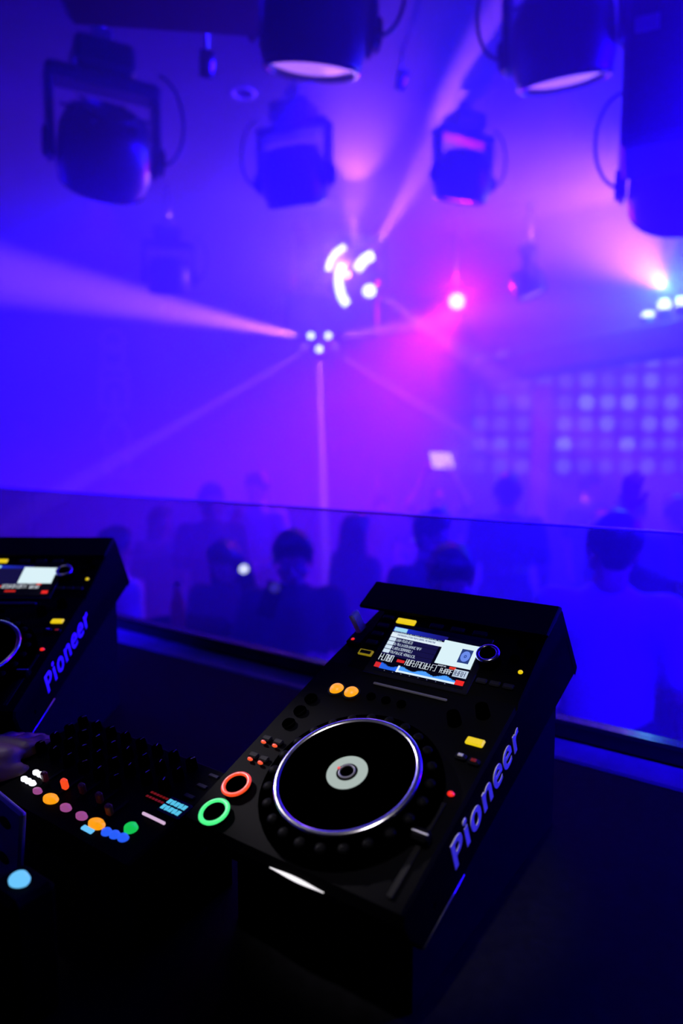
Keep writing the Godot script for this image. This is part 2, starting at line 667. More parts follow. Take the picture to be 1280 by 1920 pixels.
func beam_and_column() -> void:
	# the bulkhead runs from the far pillar to beside the booth
	var a := at(850, 690, 9.0)
	var b := at(1280, 594, 5.6)
	var y1 := (a.y + b.y) / 2
	a.y = 0
	b.y = 0
	var dir := (b - a).normalized()
	var p0 := a - dir * 0.4
	var p1 := b + dir * 2.2
	var len := p0.distance_to(p1)
	var bas := Basis(dir, Vector3.UP, dir.cross(Vector3.UP))
	var o := put("beam", box(Vector3(len, 0.23, 0.5), 0.01), "ceiling_paint", self, Transform3D(bas, (p0 + p1) / 2 + Vector3(0, y1 - 0.115, 0) - bas.z * 0.25))
	o.name = "trim_2"
	struct(o, "dark horizontal beam carrying the uplights in front of the lamp wall", "beam")
	var c := at(1011, 820, 8.6)
	var col := thing("column", "slim square column standing before the lamp wall", "column", Transform3D(Basis(), Vector3(c.x, 0, c.z)))
	put("shaft", box(Vector3(0.2, y1 - 0.26, 0.2), 0.012), "column_paint", col, Transform3D(Basis(), Vector3(0, (y1 - 0.26) / 2 + 0.0, 0)))
	put("foot", box(Vector3(0.28, 0.1, 0.28), 0.01), "column_paint", col, Transform3D(Basis(), Vector3(0, 0.05, 0)))


# ---------------------------------------------------------------- hung lamps
func head_profile(r: float, l: float) -> Array:
	# barrel of a moving head along y: back at the bottom, lens at the top
	return [Vector2(0, -l * 0.55), Vector2(r * 0.55, -l * 0.55), Vector2(r * 0.82, -l * 0.47), Vector2(r * 0.97, -l * 0.25), Vector2(r, 0), Vector2(r * 1.0, l * 0.25), Vector2(r * 0.93, l * 0.40), Vector2(r * 0.93, l * 0.45), Vector2(r * 0.84, l * 0.45), Vector2(r * 0.82, l * 0.40)]


func moving_head(p: Vector3, size: float, pan: float, tilt: float, label: String, lens: String, light: Array, loop_side := 1.0) -> Node3D:
	# p: centre of the head; size: diameter of the barrel; tilt: 0 looks straight down, positive tips the lens towards +z
	var t := thing("moving_head_light", label, "stage light", Transform3D(Basis(Vector3.UP, pan), p), "moving head lamps hung under the ceiling")
	var r := size / 2
	var l := size * 0.78
	var yoke_y := r * 1.35
	# yoke: two arms and a bridge
	var st := begin()
	for s in [-1.0, 1.0]:
		add_box(st, Vector3(r * 0.16, yoke_y + r * 0.45, r * 0.5), r * 0.06, Vector3(s * r * 1.12, yoke_y / 2 - r * 0.12, 0))
	add_box(st, Vector3(r * 2.4, r * 0.3, r * 0.72), r * 0.1, Vector3(0, yoke_y + r * 0.05, 0))
	put("yoke", done(st), "lamp_case", t)
	put("base", box(Vector3(r * 1.25, r * 0.6, r * 1.1), r * 0.1), "lamp_case", t, Transform3D(Basis(), Vector3(0, yoke_y + r * 0.48, 0)))
	var top := CEIL - p.y - (yoke_y + r * 0.75)
	if top > 0.03:
		put("hanging_rod", tube_mesh([Vector3(0, yoke_y + r * 0.75, 0), Vector3(0, yoke_y + r * 0.75 + top, 0)], 0.022, 10), "steel", t)
		put("clamp", box(Vector3(0.09, minf(0.09, top), 0.07), 0.008), "steel", t, Transform3D(Basis(), Vector3(0, yoke_y + r * 0.75 + minf(0.045, top / 2), 0)))
	# head: lathed along y, lens end turned down
	var hb := Basis(Vector3.RIGHT, PI - tilt)
	var head := put("head", lathe(head_profile(r, l), 32), "lamp_case", t, Transform3D(hb, Vector3.ZERO))
	put("lens", lathe([Vector2(r * 0.83, l * 0.40), Vector2(r * 0.6, l * 0.44), Vector2(r * 0.3, l * 0.465), Vector2(0, l * 0.475)], 28), lens, head)
	put("front_ring", torus(r * 0.88, r * 0.06, 1.0, 36, 8), "gloss_black", head, Transform3D(Basis(), Vector3(0, l * 0.45, 0)))
	for k in 6:
		var a := TAU * k / 6.0
		put("cooling_fin", box(Vector3(r * 0.5, r * 0.05, r * 0.06), 0.002), "lamp_case_rough", head, Transform3D(Basis(Vector3.UP, -a), Vector3(cos(a), 0, sin(a)) * r * 0.72 + Vector3(0, -l * 0.5, 0)))
	for s in [-1.0, 1.0]:
		put("pivot_cap", disc(r * 0.3, r * 0.06, 18), "silver" if s == loop_side else "lamp_case_rough", t, Transform3D(Basis(Vector3.FORWARD, PI / 2 * s), Vector3(s * r * 1.2, 0, 0)))
	# power cable loop
	var pts := []
	for k in 13:
		var a := PI * k / 12.0
		pts.append(Vector3(loop_side * (r * 1.15 + sin(a) * r * 0.55), yoke_y + r * 0.4 - (1.0 - cos(a)) * r * 0.95, r * 0.25))
	put("cable", tube_mesh(pts, 0.008, 8), "cable_black", t)
	if light.size():
		spot(head, "beam", Vector3(0, l * 0.56, 0), Vector3.UP, light[0], light[1], light[2], r * 0.4, 0.6)
	return t


func stage_lamps() -> void:
	var blue := sky_blue
	moving_head(at(588, 48, 2.7), 0.40, 0.25, -0.30, "big dark lamp head with pale lens rim hung closest above the glass", "lens_lilac", [blue, 5.0, 50.0], 1.0)
	moving_head(at(1055, 78, 2.9), 0.40, -0.5, -0.30, "big dark lamp head with cable loop hung beside the black loudspeaker", "lens_lilac", [blue, 5.0, 50.0], -1.0)
	moving_head(at(197, 285, 3.3), 0.42, 0.5, -0.7, "round dark lamp head with shiny cable hung under the long black box", "lens_blue", [blue, 6.0, 50.0], 1.0)
	moving_head(at(552, 335, 4.1), 0.38, -0.4, -0.35, "dark lamp head with pale cable end hung before the mirrored effect lamp", "lens_lilac", [blue, 7.0, 50.0], -1.0)
	moving_head(at(868, 335, 4.5), 0.36, 0.5, -0.3, "dark lamp head with a small red glow hung above the pink lamp", "lens_ember", [blue, 7.0, 50.0], 1.0)
	moving_head(at(318, 520, 5.8), 0.36, 0.2, -0.2, "small dark lamp head hung above the long lilac light beam", "lens_blue", [blue, 9.0, 50.0], 1.0)
	moving_head(at(990, 532, 6.2), 0.30, 1.2, 0.35, "small lamp head seen edge on between pink lamp and uplights", "lens_lilac", [blue, 9.0, 50.0], -1.0)
	moving_head(at(1275, 335, 3.1), 0.42, -0.3, -0.9, "large round lamp head hung below the loudspeaker", "lens_blue", [blue, 5.0, 50.0], -1.0)


func effect_lamps() -> void:
	var white := Color(0.76, 0.38, 1.0)
	var d := 6.6
	# --- mirrored drum with four lenses
	var c := at(662, 520, d)
	var t := thing("effect_light", "mirrored drum lamp throwing white beams above the hanging black case", "effect light", Transform3D(Basis(), c))
	put("drum", lathe([Vector2(0, -0.16), Vector2(0.18, -0.16), Vector2(0.24, -0.11), Vector2(0.26, 0), Vector2(0.24, 0.11), Vector2(0.18, 0.16), Vector2(0, 0.16)], 32), "gloss_black", t, Transform3D(Basis(Vector3.RIGHT, PI / 2), Vector3.ZERO))
	var st := begin()
	for s in [-1.0, 1.0]:
		add_box(st, Vector3(0.03, 0.40, 0.1), 0.006, Vector3(s * 0.30, 0.12, 0))
	add_box(st, Vector3(0.63, 0.04, 0.12), 0.008, Vector3(0, 0.33, 0))
	put("yoke", done(st), "lamp_case", t)
	put("hanging_rod", tube_mesh([Vector3(0, 0.34, 0), Vector3(0, CEIL - c.y, 0)], 0.02, 10), "steel", t)
	put("lens", dome(0.058, 0.025, 20), "lens_white", t, Transform3D(Basis(Vector3.RIGHT, PI / 2), Vector3(0.145, -0.155, 0.15)))
	# curved light windows on the drum
	for w in [[[Vector2(-0.105, 0.07), Vector2(-0.13, 0.0), Vector2(-0.135, -0.10), Vector2(-0.11, -0.21), Vector2(-0.06, -0.28)], 0.036], [[Vector2(-0.235, 0.03), Vector2(-0.205, 0.12), Vector2(-0.15, 0.19), Vector2(-0.08, 0.235)], 0.024], [[Vector2(0.035, 0.03), Vector2(0.07, 0.085), Vector2(0.12, 0.135), Vector2(0.175, 0.155)], 0.042]]:
		var pts := []
		for v in w[0]:
			pts.append(Vector3(v.x, v.y, 0.165 - 0.10 * maxf(0.0, v.length() - 0.2)))
		put("light_window", tube_mesh(pts, w[1], 10), "lens_white", t)
	spot(t, "upward_beam", Vector3(0.19, 0.19, 0.30), Vector3(0.55, 0.36, 2.6), white, 130.0, 5.0, 0.03, 0.8)
	spot(t, "short_beam", Vector3(0.21, -0.2, 0.26), Vector3(1.0, -0.75, 0.3), white, 70.0, 5.0, 0.03, 0.8)
	spot(t, "ceiling_beam", Vector3(-0.02, 0.25, 0.32), Vector3(0.03, 0.30, 1.2), white, 26.0, 13.0, 0.05, 1.0)
	spot(t, "side_wash", Vector3(-0.34, 0.02, 0.26), Vector3(-1.0, 0.05, 0.3), white, 1.0, 50.0, 0.05, 1.0)
	omni(t, "spill", Vector3(-0.10, 0.02, 0.36), Color(0.76, 0.46, 1.0), 1.7, 0.03)
	# --- hanging black case with the three-lens lamp below it
	var b := at(622, 597, 7.0)
	var case := thing("hanging_case", "black rectangular case hung below the mirrored drum lamp", "lamp case", Transform3D(Basis(), b))
	put("case_body", box(Vector3(0.90, 0.38, 0.34), 0.015), "lamp_case", case)
	for s in [-1.0, 1.0]:
		put("hanging_rod", tube_mesh([Vector3(s * 0.39, 0.17, -0.12), Vector3(s * 0.39, CEIL - b.y, -0.12)], 0.012, 8), "steel", case)
	var q := at(600, 645, 6.9)
	var m := thing("beam_light", "cluster lamp with three white lenses under the hanging black case", "effect light", Transform3D(Basis(), q))
	put("housing", lathe([Vector2(0, -0.13), Vector2(0.07, -0.12), Vector2(0.12, -0.05), Vector2(0.13, 0.02), Vector2(0.10, 0.065), Vector2(0, 0.065)], 24), "lamp_case", m)
	put("mount", disc(0.03, 0.05, 16), "lamp_case", m, Transform3D(Basis(), Vector3(0, 0.055, 0)))
	var small := dome(0.030, 0.018, 18)
	var face := Basis(Vector3.RIGHT, PI / 2)
	for w in [Vector3(-0.086, 0.06, 0.13), Vector3(0.084, 0.06, 0.13), Vector3(-0.004, -0.07, 0.15)]:
		put("lens", small, "lens_white", m, Transform3D(face, w))
		put("lens_ring", torus(0.041, 0.007, 1.0, 20, 6), "lamp_case", m, Transform3D(face, w))
	put("dark_lens", small, "lens_lilac", m, Transform3D(face, Vector3(-0.15, -0.03, 0.05)))
	put("dark_lens", small, "lens_lilac", m, Transform3D(face, Vector3(0.15, -0.03, 0.05)))
	var lilac := Color(0.82, 0.42, 1.0)
	spot(m, "left_beam", Vector3(-0.2, 0.055, 0.15), Vector3(-1.0, 0.17, 0.22), lilac, 190.0, 7.0, 0.03, 0.8)
	spot(m, "right_beam", Vector3(0.2, 0.055, 0.15), Vector3(1.0, 0.12, 0.2), lilac, 60.0, 6.0, 0.03, 0.8)
	spot(m, "down_beam", Vector3(-0.004, -0.15, 0.17), Vector3(0.03, -1.0, 0.0), lilac, 420.0, 1.9, 0.015, 0.5)
	spot(m, "thin_beam", Vector3(-0.16, -0.1, 0.12), Vector3(-1.0, -0.58, 0.1), lilac, 95.0, 2.4, 0.02, 0.7)
	spot(m, "thin_beam", Vector3(0.16, -0.1, 0.12), Vector3(1.0, -0.62, 0.1), lilac, 95.0, 2.6, 0.02, 0.7)
	# --- the pink lamp that looks at the booth
	var e := at(856, 565, 7.0)
	var pk := thing("pink_lamp", "white-hot round lamp with a magenta glow hung under the red glowing head", "stage light", Transform3D(Basis(), e))
	put("can", lathe([Vector2(0, -0.2), Vector2(0.06, -0.2), Vector2(0.09, -0.12), Vector2(0.1, 0.02), Vector2(0.085, 0.02), Vector2(0.075, -0.02)], 24), "lamp_case", pk, Transform3D(Basis(Vector3.RIGHT, PI / 2), Vector3(0, 0, 0)))
	put("lens", dome(0.075, 0.03, 22), "lens_red", pk, Transform3D(Basis(Vector3.RIGHT, PI / 2), Vector3(0, 0, 0.0)))
	var hang := []
	for k in 13:
		var a := PI * k / 12.0
		hang.append(Vector3(cos(a) * 0.125, sin(a) * 0.16, -0.08))
	put("bracket", tube_mesh(hang, 0.009, 8), "lamp_case", pk)
	put("hanging_rod", tube_mesh([Vector3(0, 0.16, -0.08), Vector3(0, CEIL - e.y, -0.08)], 0.014, 8), "steel", pk)
	omni(pk, "magenta_spill", Vector3(0, 0, 0.16), Color(1.0, 0.12, 0.85), 3.4, 0.05)
	spot(pk, "magenta_beam", Vector3(-0.02, -0.03, 0.14), Vector3(-0.55, -0.75, 0.5), Color(1.0, 0.12, 0.9), 30.0, 34.0, 0.05, 1.0)


func uplights() -> void:
	var white := Color(0.78, 0.38, 1.0)
	for u in [[1214, 600, 6.05, 0.09], [1244, 588, 5.9, 0.16], [1278, 584, 5.7, 0.14]]:
		var p := at(u[0], u[1], u[2])
		var h: float = u[3]
		var t := thing("uplight", "%s white LED uplight standing on the dark beam" % ["low", "tall", "half-hidden"][[1214, 1244, 1278].find(u[0])], "uplight", Transform3D(Basis(), Vector3(p.x, 3.105, p.z)), "uplights on the beam")
		put("housing", lathe([Vector2(0, 0), Vector2(0.06, 0), Vector2(0.065, 0.03), Vector2(0.05, h * 0.5)], 18), "lamp_case", t)
		put("lens", lathe([Vector2(0.045, h * 0.5), Vector2(0.05, h * 0.8), Vector2(0.035, h), Vector2(0, h * 1.05)], 18), "lens_white", t)
		if u[0] == 1244:
			spot(t, "uplight_beam", Vector3(0, h + 0.1, 0), Vector3(-0.85, 0.8, 0.1), white, 46.0, 44.0, 0.04, 1.0)
			spot(t, "narrow_beam", Vector3(0.02, h + 0.1, 0), Vector3(0.05, 1.0, 0.05), white, 60.0, 5.0, 0.03, 0.7)
			omni(t, "cyan_spill", Vector3(0, h + 0.12, 0.02), Color(0.40, 0.80, 1.0), 1.4, 0.04)


func ceiling_things() -> void:
	# long dark box near the booth, loudspeaker, pipes, small ceiling fittings
	var b := at(300, 20, 2.3)
	var t := thing("ceiling_duct", "long black box hung under the ceiling above the round lamp head", "duct", Transform3D(Basis(Vector3.UP, 0.12), Vector3(b.x, 0, b.z)))
	put("duct_body", box(Vector3(0.66, 0.66, 0.45), 0.02), "lamp_case_rough", t, Transform3D(Basis(), Vector3(0, CEIL - 0.33 - 0.02, 0)))
	put("mounting_flange", box(Vector3(0.78, 0.02, 0.56), 0.004), "lamp_case_rough", t, Transform3D(Basis(), Vector3(0, CEIL - 0.01, 0)))
	var s := at(1275, 120, 2.5)
	var sp := thing("loudspeaker", "black loudspeaker hung at the ceiling beside the cable-loop lamp head", "loudspeaker", Transform3D(Basis(Vector3.UP, -0.4), s))
	put("cabinet", box(Vector3(0.36, 0.62, 0.34), 0.015), "lamp_case_rough", sp)
	put("grille", box(Vector3(0.32, 0.56, 0.012), 0.004), "soft_black", sp, Transform3D(Basis(), Vector3(0, 0, 0.175)))
	put("badge", box(Vector3(0.075, 0.05, 0.006), 0.002), "stand_grey", sp, Transform3D(Basis(), Vector3(-0.11, 0.06, 0.184)))
	put("bracket", box(Vector3(0.06, CEIL - s.y - 0.31, 0.06), 0.006), "steel", sp, Transform3D(Basis(), Vector3(0, 0.31 + (CEIL - s.y - 0.31) / 2, 0)))
	var dl := at(457, 240, 4.32)
	var w := thing("downlight", "round recessed downlight in the ceiling above the mirrored drum lamp", "downlight", Transform3D(Basis(), Vector3(dl.x, CEIL, dl.z)))
	put("trim_ring", torus(0.065, 0.012, 0.7, 28, 8), "white_print", w)
	put("lamp_glass", lathe_hard([Vector2(0.055, 0.0), Vector2(0.0, -0.004)], 20), "button_grey", w)
	for g in [[752, 150, 3.9, "small chrome spotlight fixed between the two biggest lamp heads"], [388, 120, 3.0, "small chrome spotlight fixed beside the long black box"]]:
		var p := at(g[0], g[1], g[2])
		var q := thing("small_spotlight", g[3], "spotlight", Transform3D(Basis(Vector3.UP, 0.4), p))
		put("can", lathe([Vector2(0, 0.05), Vector2(0.03, 0.05), Vector2(0.034, 0.0), Vector2(0.034, -0.05), Vector2(0.026, -0.05), Vector2(0.024, -0.03)].map(func(v): return Vector2(v.x, -v.y)), 16), "steel", q, Transform3D(Basis(Vector3.RIGHT, 0.5), Vector3.ZERO))
		put("stem", tube_mesh([Vector3(0, 0.03, 0), Vector3(0, CEIL - p.y, 0)], 0.009, 8), "steel", q)


func wall_things() -> void:
	# ornament column on the far wall: pale cut-out shapes one below another
	var d := 10.38
	var u := d / FOCAL
	var c := at(215, 760, d)
	var t := thing("wall_ornament", "tall column of pale looping shapes on the far wall", "wall ornament", Transform3D(Basis(), Vector3(c.x, 0, HALL_B)))
	var yb := func(py: float) -> float: return at(215, py, d).y
	for g in [[640, 1.0], [668, 1.0], [742, 1.6], [820, 1.5], [868, 1.2]]:
		var pts := []
		for k in 21:
			var a := TAU * k / 20.0
			pts.append(Vector3(cos(a) * 20 * u * minf(g[1], 1.3), yb.call(g[0]) + sin(a) * 15 * u * g[1] * 1.3, 0.02))
		put("loop", tube_mesh(pts, 5.5 * u, 6), "ornament", t)
	for g in [[692, 56, 9], [760, 16, 60], [788, 30, 10], [896, 64, 8]]:
		put("bar", box(Vector3(g[1] * u, g[2] * u, 0.04), 0.006), "ornament", t, Transform3D(Basis(), Vector3(0, yb.call(g[0]), 0.02)))
	for s in [-1.0, 1.0]:
		put("bar", box(Vector3(11 * u, 70 * u, 0.04), 0.006), "ornament", t, Transform3D(Basis(), Vector3(s * 24 * u, yb.call(735), 0.02)))
	# dark wainscot and posters
	var lo := at(150, 782, 10.3)
	var wn := put("trim_3", box(Vector3(3.0, lo.y, 0.06), 0.006), "panel_dark", self, Transform3D(Basis(), Vector3(HALL_L + 1.5, lo.y / 2, HALL_B + 0.03)))
	struct(wn, "dark lower wall panel below the pale ornament", "wall panel")
	var ps := at(42, 835, 10.28)
	var po := thing("poster", "dim reddish poster on the far wall beside the pale ornament", "poster", Transform3D(Basis(), Vector3(ps.x, ps.y, HALL_B + 0.08)))
	put("sheet", box(Vector3(0.62, 0.95, 0.02), 0.003), "poster_dark", po)
	put("red_figure", box(Vector3(0.18, 0.22, 0.012), 0.003), "poster_red", po, Transform3D(Basis(), Vector3(0.0, 0.24, 0.012)))
	put("red_figure", box(Vector3(0.15, 0.16, 0.012), 0.003), "poster_red", po, Transform3D(Basis(), Vector3(0.03, -0.16, 0.012)))


# ---------------------------------------------------------------- players
func screen_texture(list: bool) -> ImageTexture:
	var w := 520
	var h := 340
	var im := Image.create(w, h, false, Image.FORMAT_RGB8)
	var rng := RandomNumberGenerator.new()
	rng.seed = 21
	im.fill(Color(0.01, 0.01, 0.03))
	for x in range(0, 330):
		im.fill_rect(Rect2i(x, 0, 1, 34), Color(0.10, 0.22 - 0.14 * x / 330.0, 0.85 - 0.4 * x / 330.0))
	im.fill_rect(Rect2i(4, 3, 80, 30), Color(0.62, 0.85, 0.95))
	for k in 5:
		im.fill_rect(Rect2i(2, 36 + k * 37, 300, 35), Color(0.08, 0.07, 0.26))
	if list:
		im.fill_rect(Rect2i(2, 44, 322, 36), Color(0.88, 0.94, 0.98))
		scribble(im, rng, 10, 34, 300, 22, Color(0.75, 0.85, 0.9), 10)
		scribble(im, rng, 40, 52, 240, 16, Color(0.25, 0.3, 0.5), 9)
		var widths := [150, 215, 175, 205]
		for k in 4:
			im.fill_rect(Rect2i(4, 84 + k * 31, 40, 27), Color(0.8, 0.88, 0.95))
			scribble(im, rng, 8, 86 + k * 31, widths[k], 24, Color(0.86, 0.93, 0.98), 11)
	var box_ := Rect2i(318, 24, 200, 178) if list else Rect2i(262, 14, 250, 190)
	im.fill_rect(box_, Color(0.86, 0.95, 0.98))
	if list:
		im.fill_rect(Rect2i(432, 62, 62, 104), Color(0.16, 0.24, 0.48))
		for y in range(70, 158):
			for x in range(436, 490):
				var q := Vector2((x - 463) / 25.0, (y - 114) / 40.0)
				if q.length() < 1.0:
					im.set_pixel(x, y, Color(0.42, 0.55, 0.92) if q.length() > 0.3 else (Color(0.2, 0.3, 0.6) if q.length() > 0.14 else Color(0.35, 0.5, 0.9)))
	# time row
	scribble(im, rng, 4, 212, 100, 54, Color(0.9, 0.95, 1.0), 17)
	im.fill_rect(Rect2i(112, 232, 46, 20), Color(0.85, 0.15, 0.14))
	scribble(im, rng, 164, 214, 180, 50, Color(0.92, 0.96, 1.0), 15)
	scribble(im, rng, 366, 226, 70, 40, Color(0.92, 0.96, 1.0), 14)
	im.fill_rect(Rect2i(408, 206, 36, 18), Color(0.9, 0.22, 0.14))
	scribble(im, rng, 344, 206, 50, 14, Color(0.9, 0.93, 1.0), 8)
	if list:
		im.fill_rect(Rect2i(440, 216, 76, 54), Color(0.75, 0.82, 0.9))
		scribble(im, rng, 446, 222, 64, 42, Color(0.12, 0.14, 0.3), 12)
		# waveform
		for x in range(34, 470):
			var a := 30.0 + 10.0 * sin(x * 0.05) + 8.0 * rng.randf()
			var c := Color(0.16, 0.40, 0.92) if x < 140 else Color(0.30, 0.62, 1.0)
			im.fill_rect(Rect2i(x, int(322 - a), 1, int(a)), c)
			if x > 140:
				im.fill_rect(Rect2i(x, 308, 1, 14), Color(0.85, 0.94, 1.0))
		im.fill_rect(Rect2i(136, 274, 12, 50), Color(0.9, 0.96, 1.0))
		for k in 8:
			im.fill_rect(Rect2i(70 + k * 50, 328, 6, 4), Color(0.5, 0.52, 0.6))
	else:
		im.fill_rect(Rect2i(200, 284, 80, 22), Color(0.75, 0.14, 0.12))
	im.fill_rect(Rect2i(0, 282, 34, 36) if list else Rect2i(20, 290, 2, 2), Color(0.85, 0.16, 0.18))
	im.fill_rect(Rect2i(470, 288, 46, 34), Color(0.95, 0.16, 0.14))
	return ImageTexture.create_from_image(im)


func scribble(im: Image, rng: RandomNumberGenerator, x: int, y: int, w: int, h: int, c: Color, step: int) -> void:
	# rows of unreadable small characters
	var t := maxi(2, step / 4)
	var q := x
	while q + step <= x + w:
		for k in 2:
			im.fill_rect(Rect2i(q + rng.randi_range(0, 1) * (step - t - 2), y + 2, t, h - 4), c)
		for k in 2:
			im.fill_rect(Rect2i(q, y + 2 + int((h - 4 - t) * rng.randi_range(0, 2) / 2.0), step - 2, t), c)
		q += step


func lit_screen(list: bool) -> StandardMaterial3D:
	var m := StandardMaterial3D.new()
	m.resource_name = "player_screen"
	m.albedo_color = Color(0.02, 0.02, 0.02)
	m.roughness = 0.25
	m.emission_enabled = true
	m.emission = Color.WHITE
	m.emission_operator = BaseMaterial3D.EMISSION_OP_MULTIPLY
	m.emission_energy_multiplier = 1.0 / EXPOSURE
	m.emission_texture = screen_texture(list)
	return m


func panel_quad(a: Vector3, b: Vector3, c: Vector3, d: Vector3) -> Mesh:
	# bottom left, bottom right, top right, top left; with picture coordinates
	var st := begin()
	var n := (b - a).cross(d - a).normalized()
	for v in [[a, Vector2(0, 1)], [d, Vector2(0, 0)], [c, Vector2(1, 0)], [a, Vector2(0, 1)], [c, Vector2(1, 0)], [b, Vector2(1, 1)]]:
		st.set_normal(n)
		st.set_uv(v[1])
		st.add_vertex(v[0])
	return st.commit()


func player(t: Transform3D, label: String, list: bool) -> Node3D:
	# local axes: x to the right, y away from the deck, -z to the rear; millimetres (x, depth, height)
	var o := thing("media_player", label, "media player", t, "media players on the booth table")
	var body := PackedVector2Array([Vector2(-0.103, -0.002), Vector2(-0.109, -0.012), Vector2(-0.106, -0.035), Vector2(-0.090, -0.068), Vector2(0.372, -0.107), Vector2(0.366, -0.040), Vector2(0.345, -0.012), Vector2(0.183, -0.004)])
	put("body", extrude(body, -0.158, 0.120, 0.003), "black_plastic", o)
	# raised display block
	var block := PackedVector2Array([Vector2(0.170, -0.006), Vector2(0.183, -0.003), Vector2(0.340, 0.0205), Vector2(0.350, 0.016), Vector2(0.384, -0.104), Vector2(0.372, -0.107), Vector2(0.355, -0.03)])
	var blk := put("display_block", extrude(block, -0.124, 0.1205, 0.002), "black_plastic", o)
	var visor := PackedVector2Array([Vector2(0.288, 0.0135), Vector2(0.288, 0.0185), Vector2(0.342, 0.0265), Vector2(0.349, 0.021), Vector2(0.345, 0.0155)])
	put("visor", extrude(visor, -0.166, 0.1205, 0.0015), "soft_black", blk)
	# screen: its plane rises by about nine degrees against the deck
	var sl := Vector2(0.157, 0.0235).normalized()
	var e := func(x: float, d: float, lift := 0.0) -> Vector3:
		var k := (d - 183.0) / sl.x / 1000.0
		return Vector3(x / 1000.0, -0.003 + sl.y * k + lift + 0.0, -(0.183 + sl.x * k))
	var tilt := Basis(Vector3.RIGHT, atan2(sl.y, sl.x))
	var bez := put("screen_bezel", box(Vector3(0.150, 0.003, 0.096), 0.001), "gloss_black", blk, Transform3D(tilt, e.call(-19.0, 222.0, 0.001)))
	bez.name = "screen_bezel"
	var sc := put("screen", panel_quad(e.call(-82.0, 180.0, 0.0035), e.call(48.5, 180.5, 0.0035), e.call(44.0, 257.0, 0.0035), e.call(-88.0, 260.5, 0.0035)), lit_screen(list), blk)
	sc.set_meta("label", "lit screen with track list" if list else "lit screen with a white cover panel")
	area(o, "screen_light", Transform3D(tilt * Basis(Vector3.RIGHT, PI / 2), e.call(-19.0, 220.0, 0.012)), Vector2(0.12, 0.07), Color(0.7, 0.82, 1.0), 0.006)
	# buttons on the block
	var lozenge := box(Vector3(0.030, 0.004, 0.010), 0.002)
	put("lit_button", lozenge, "led_yellow", blk, Transform3D(tilt, e.call(-77.0, 273.0, 0.003)))
	if list:
		var fr := put("lit_button", box(Vector3(0.022, 0.003, 0.010), 0.001), "led_yellow_dim", blk, Transform3D(tilt, e.call(-107.0, 206.0, 0.002)))
		put("button_face", box(Vector3(0.017, 0.002, 0.006), 0.0006), "gloss_black", fr, Transform3D(Basis(), Vector3(0, 0.0012, 0)))
	for k in 4:
		put("button", box(Vector3(0.018, 0.004, 0.008), 0.0015), "button_grey", blk, Transform3D(tilt, e.call(-108.0, 226.0 + k * 17.0, 0.002)))
	for k in 3:
		put("button", box(Vector3(0.020, 0.004, 0.009), 0.0015), "button_grey", blk, Transform3D(tilt, e.call(-30.0 + k * 32.0, 275.0, 0.002)))
	var knob := put("selector_knob", lathe_hard([Vector2(0.0145, 0), Vector2(0.0135, 0.015), Vector2(0.0115, 0.017), Vector2(0.0, 0.017)], 28), "gloss_black", blk, Transform3D(tilt, e.call(64.0, 233.0, 0.0)))
	put("knob_ring", torus(0.0125, 0.0028, 0.8, 36, 8), "silver", knob, Transform3D(Basis(), Vector3(0, 0.016, 0)))
	put("lit_dot", dome(0.0032, 0.0025, 10), "led_yellow", blk, Transform3D(tilt, e.call(106.0, 226.0, 0.001)))
	for k in 3:
		put("button", disc(0.0065, 0.004, 14), "button_grey", blk, Transform3D(tilt, e.call(92.0 + (k % 2) * 14.0, 245.0 + k * 14.0, 0.0)))
		put("button", box(Vector3(0.014, 0.004, 0.008), 0.0015), "button_grey", blk, Transform3D(tilt, e.call(66.0 + k * 17.0, 200.0, 0.002)))
	# trim line under the screen
	put("trim_bar", box(Vector3(0.105, 0.003, 0.004), 0.001), "cap_grey", o, Transform3D(Basis(), mm(-14, 158, -2)))
	# USB stick and its red lamp at the rear left
	put("usb_port", box(Vector3(0.026, 0.006, 0.040), 0.002), "soft_black", o, Transform3D(Basis(), mm(-142, 245, -4)))
	if list:
		put("usb_stick", box(Vector3(0.009, 0.032, 0.018), 0.002), "logo_print", o, Transform3D(Basis(Vector3.FORWARD, -0.25), mm(-150, 256, 12)))
	put("lit_dot", dome(0.003, 0.0025, 10), "led_red", o, Transform3D(Basis(), mm(-146, 232, -2)))
	# jog wheel
	var jog := Node3D.new()
	jog.name = "jog_wheel"
	o.add_child(jog)
	jog.position = mm(0, 0, 0)
	put("outer_dial", lathe_hard([Vector2(0.101, -0.002), Vector2(0.101, 0.006), Vector2(0.096, 0.013), Vector2(0.081, 0.017), Vector2(0.079, 0.017)], 64), "black_plastic", jog)
	var dim := dome(0.0062, 0.003, 10)
	for k in 24:
		var a := TAU * k / 24.0
		put("dimple", dim, "black_plastic", jog, Transform3D(Basis(), Vector3(cos(a) * 0.0885, 0.0145, sin(a) * 0.0885)))
	put("platter", lathe_hard([Vector2(0.079, 0.015), Vector2(0.079, 0.020), Vector2(0.0, 0.020)], 64), "gloss_black", jog)
	put("platter_ring", lathe(ring_profile(), 96), "silver", jog)
	var hub := put("centre_display", lathe_hard([Vector2(0.0225, 0.0202), Vector2(0.0225, 0.0208), Vector2(0.0118, 0.0208)], 40), "jog_display", jog)
	put("hub_disc", disc(0.0118, 0.0215, 28), "gloss_black", hub)
	put("hub_ring", torus(0.0085, 0.0012, 1.0, 32, 6), "cap_grey", hub, Transform3D(Basis(), Vector3(0, 0.0215, 0)))
	put("needle_mark", box(Vector3(0.004, 0.0006, 0.003), 0.0002), "led_red", hub, Transform3D(Basis(), Vector3(-0.0105, 0.0218, -0.001)))
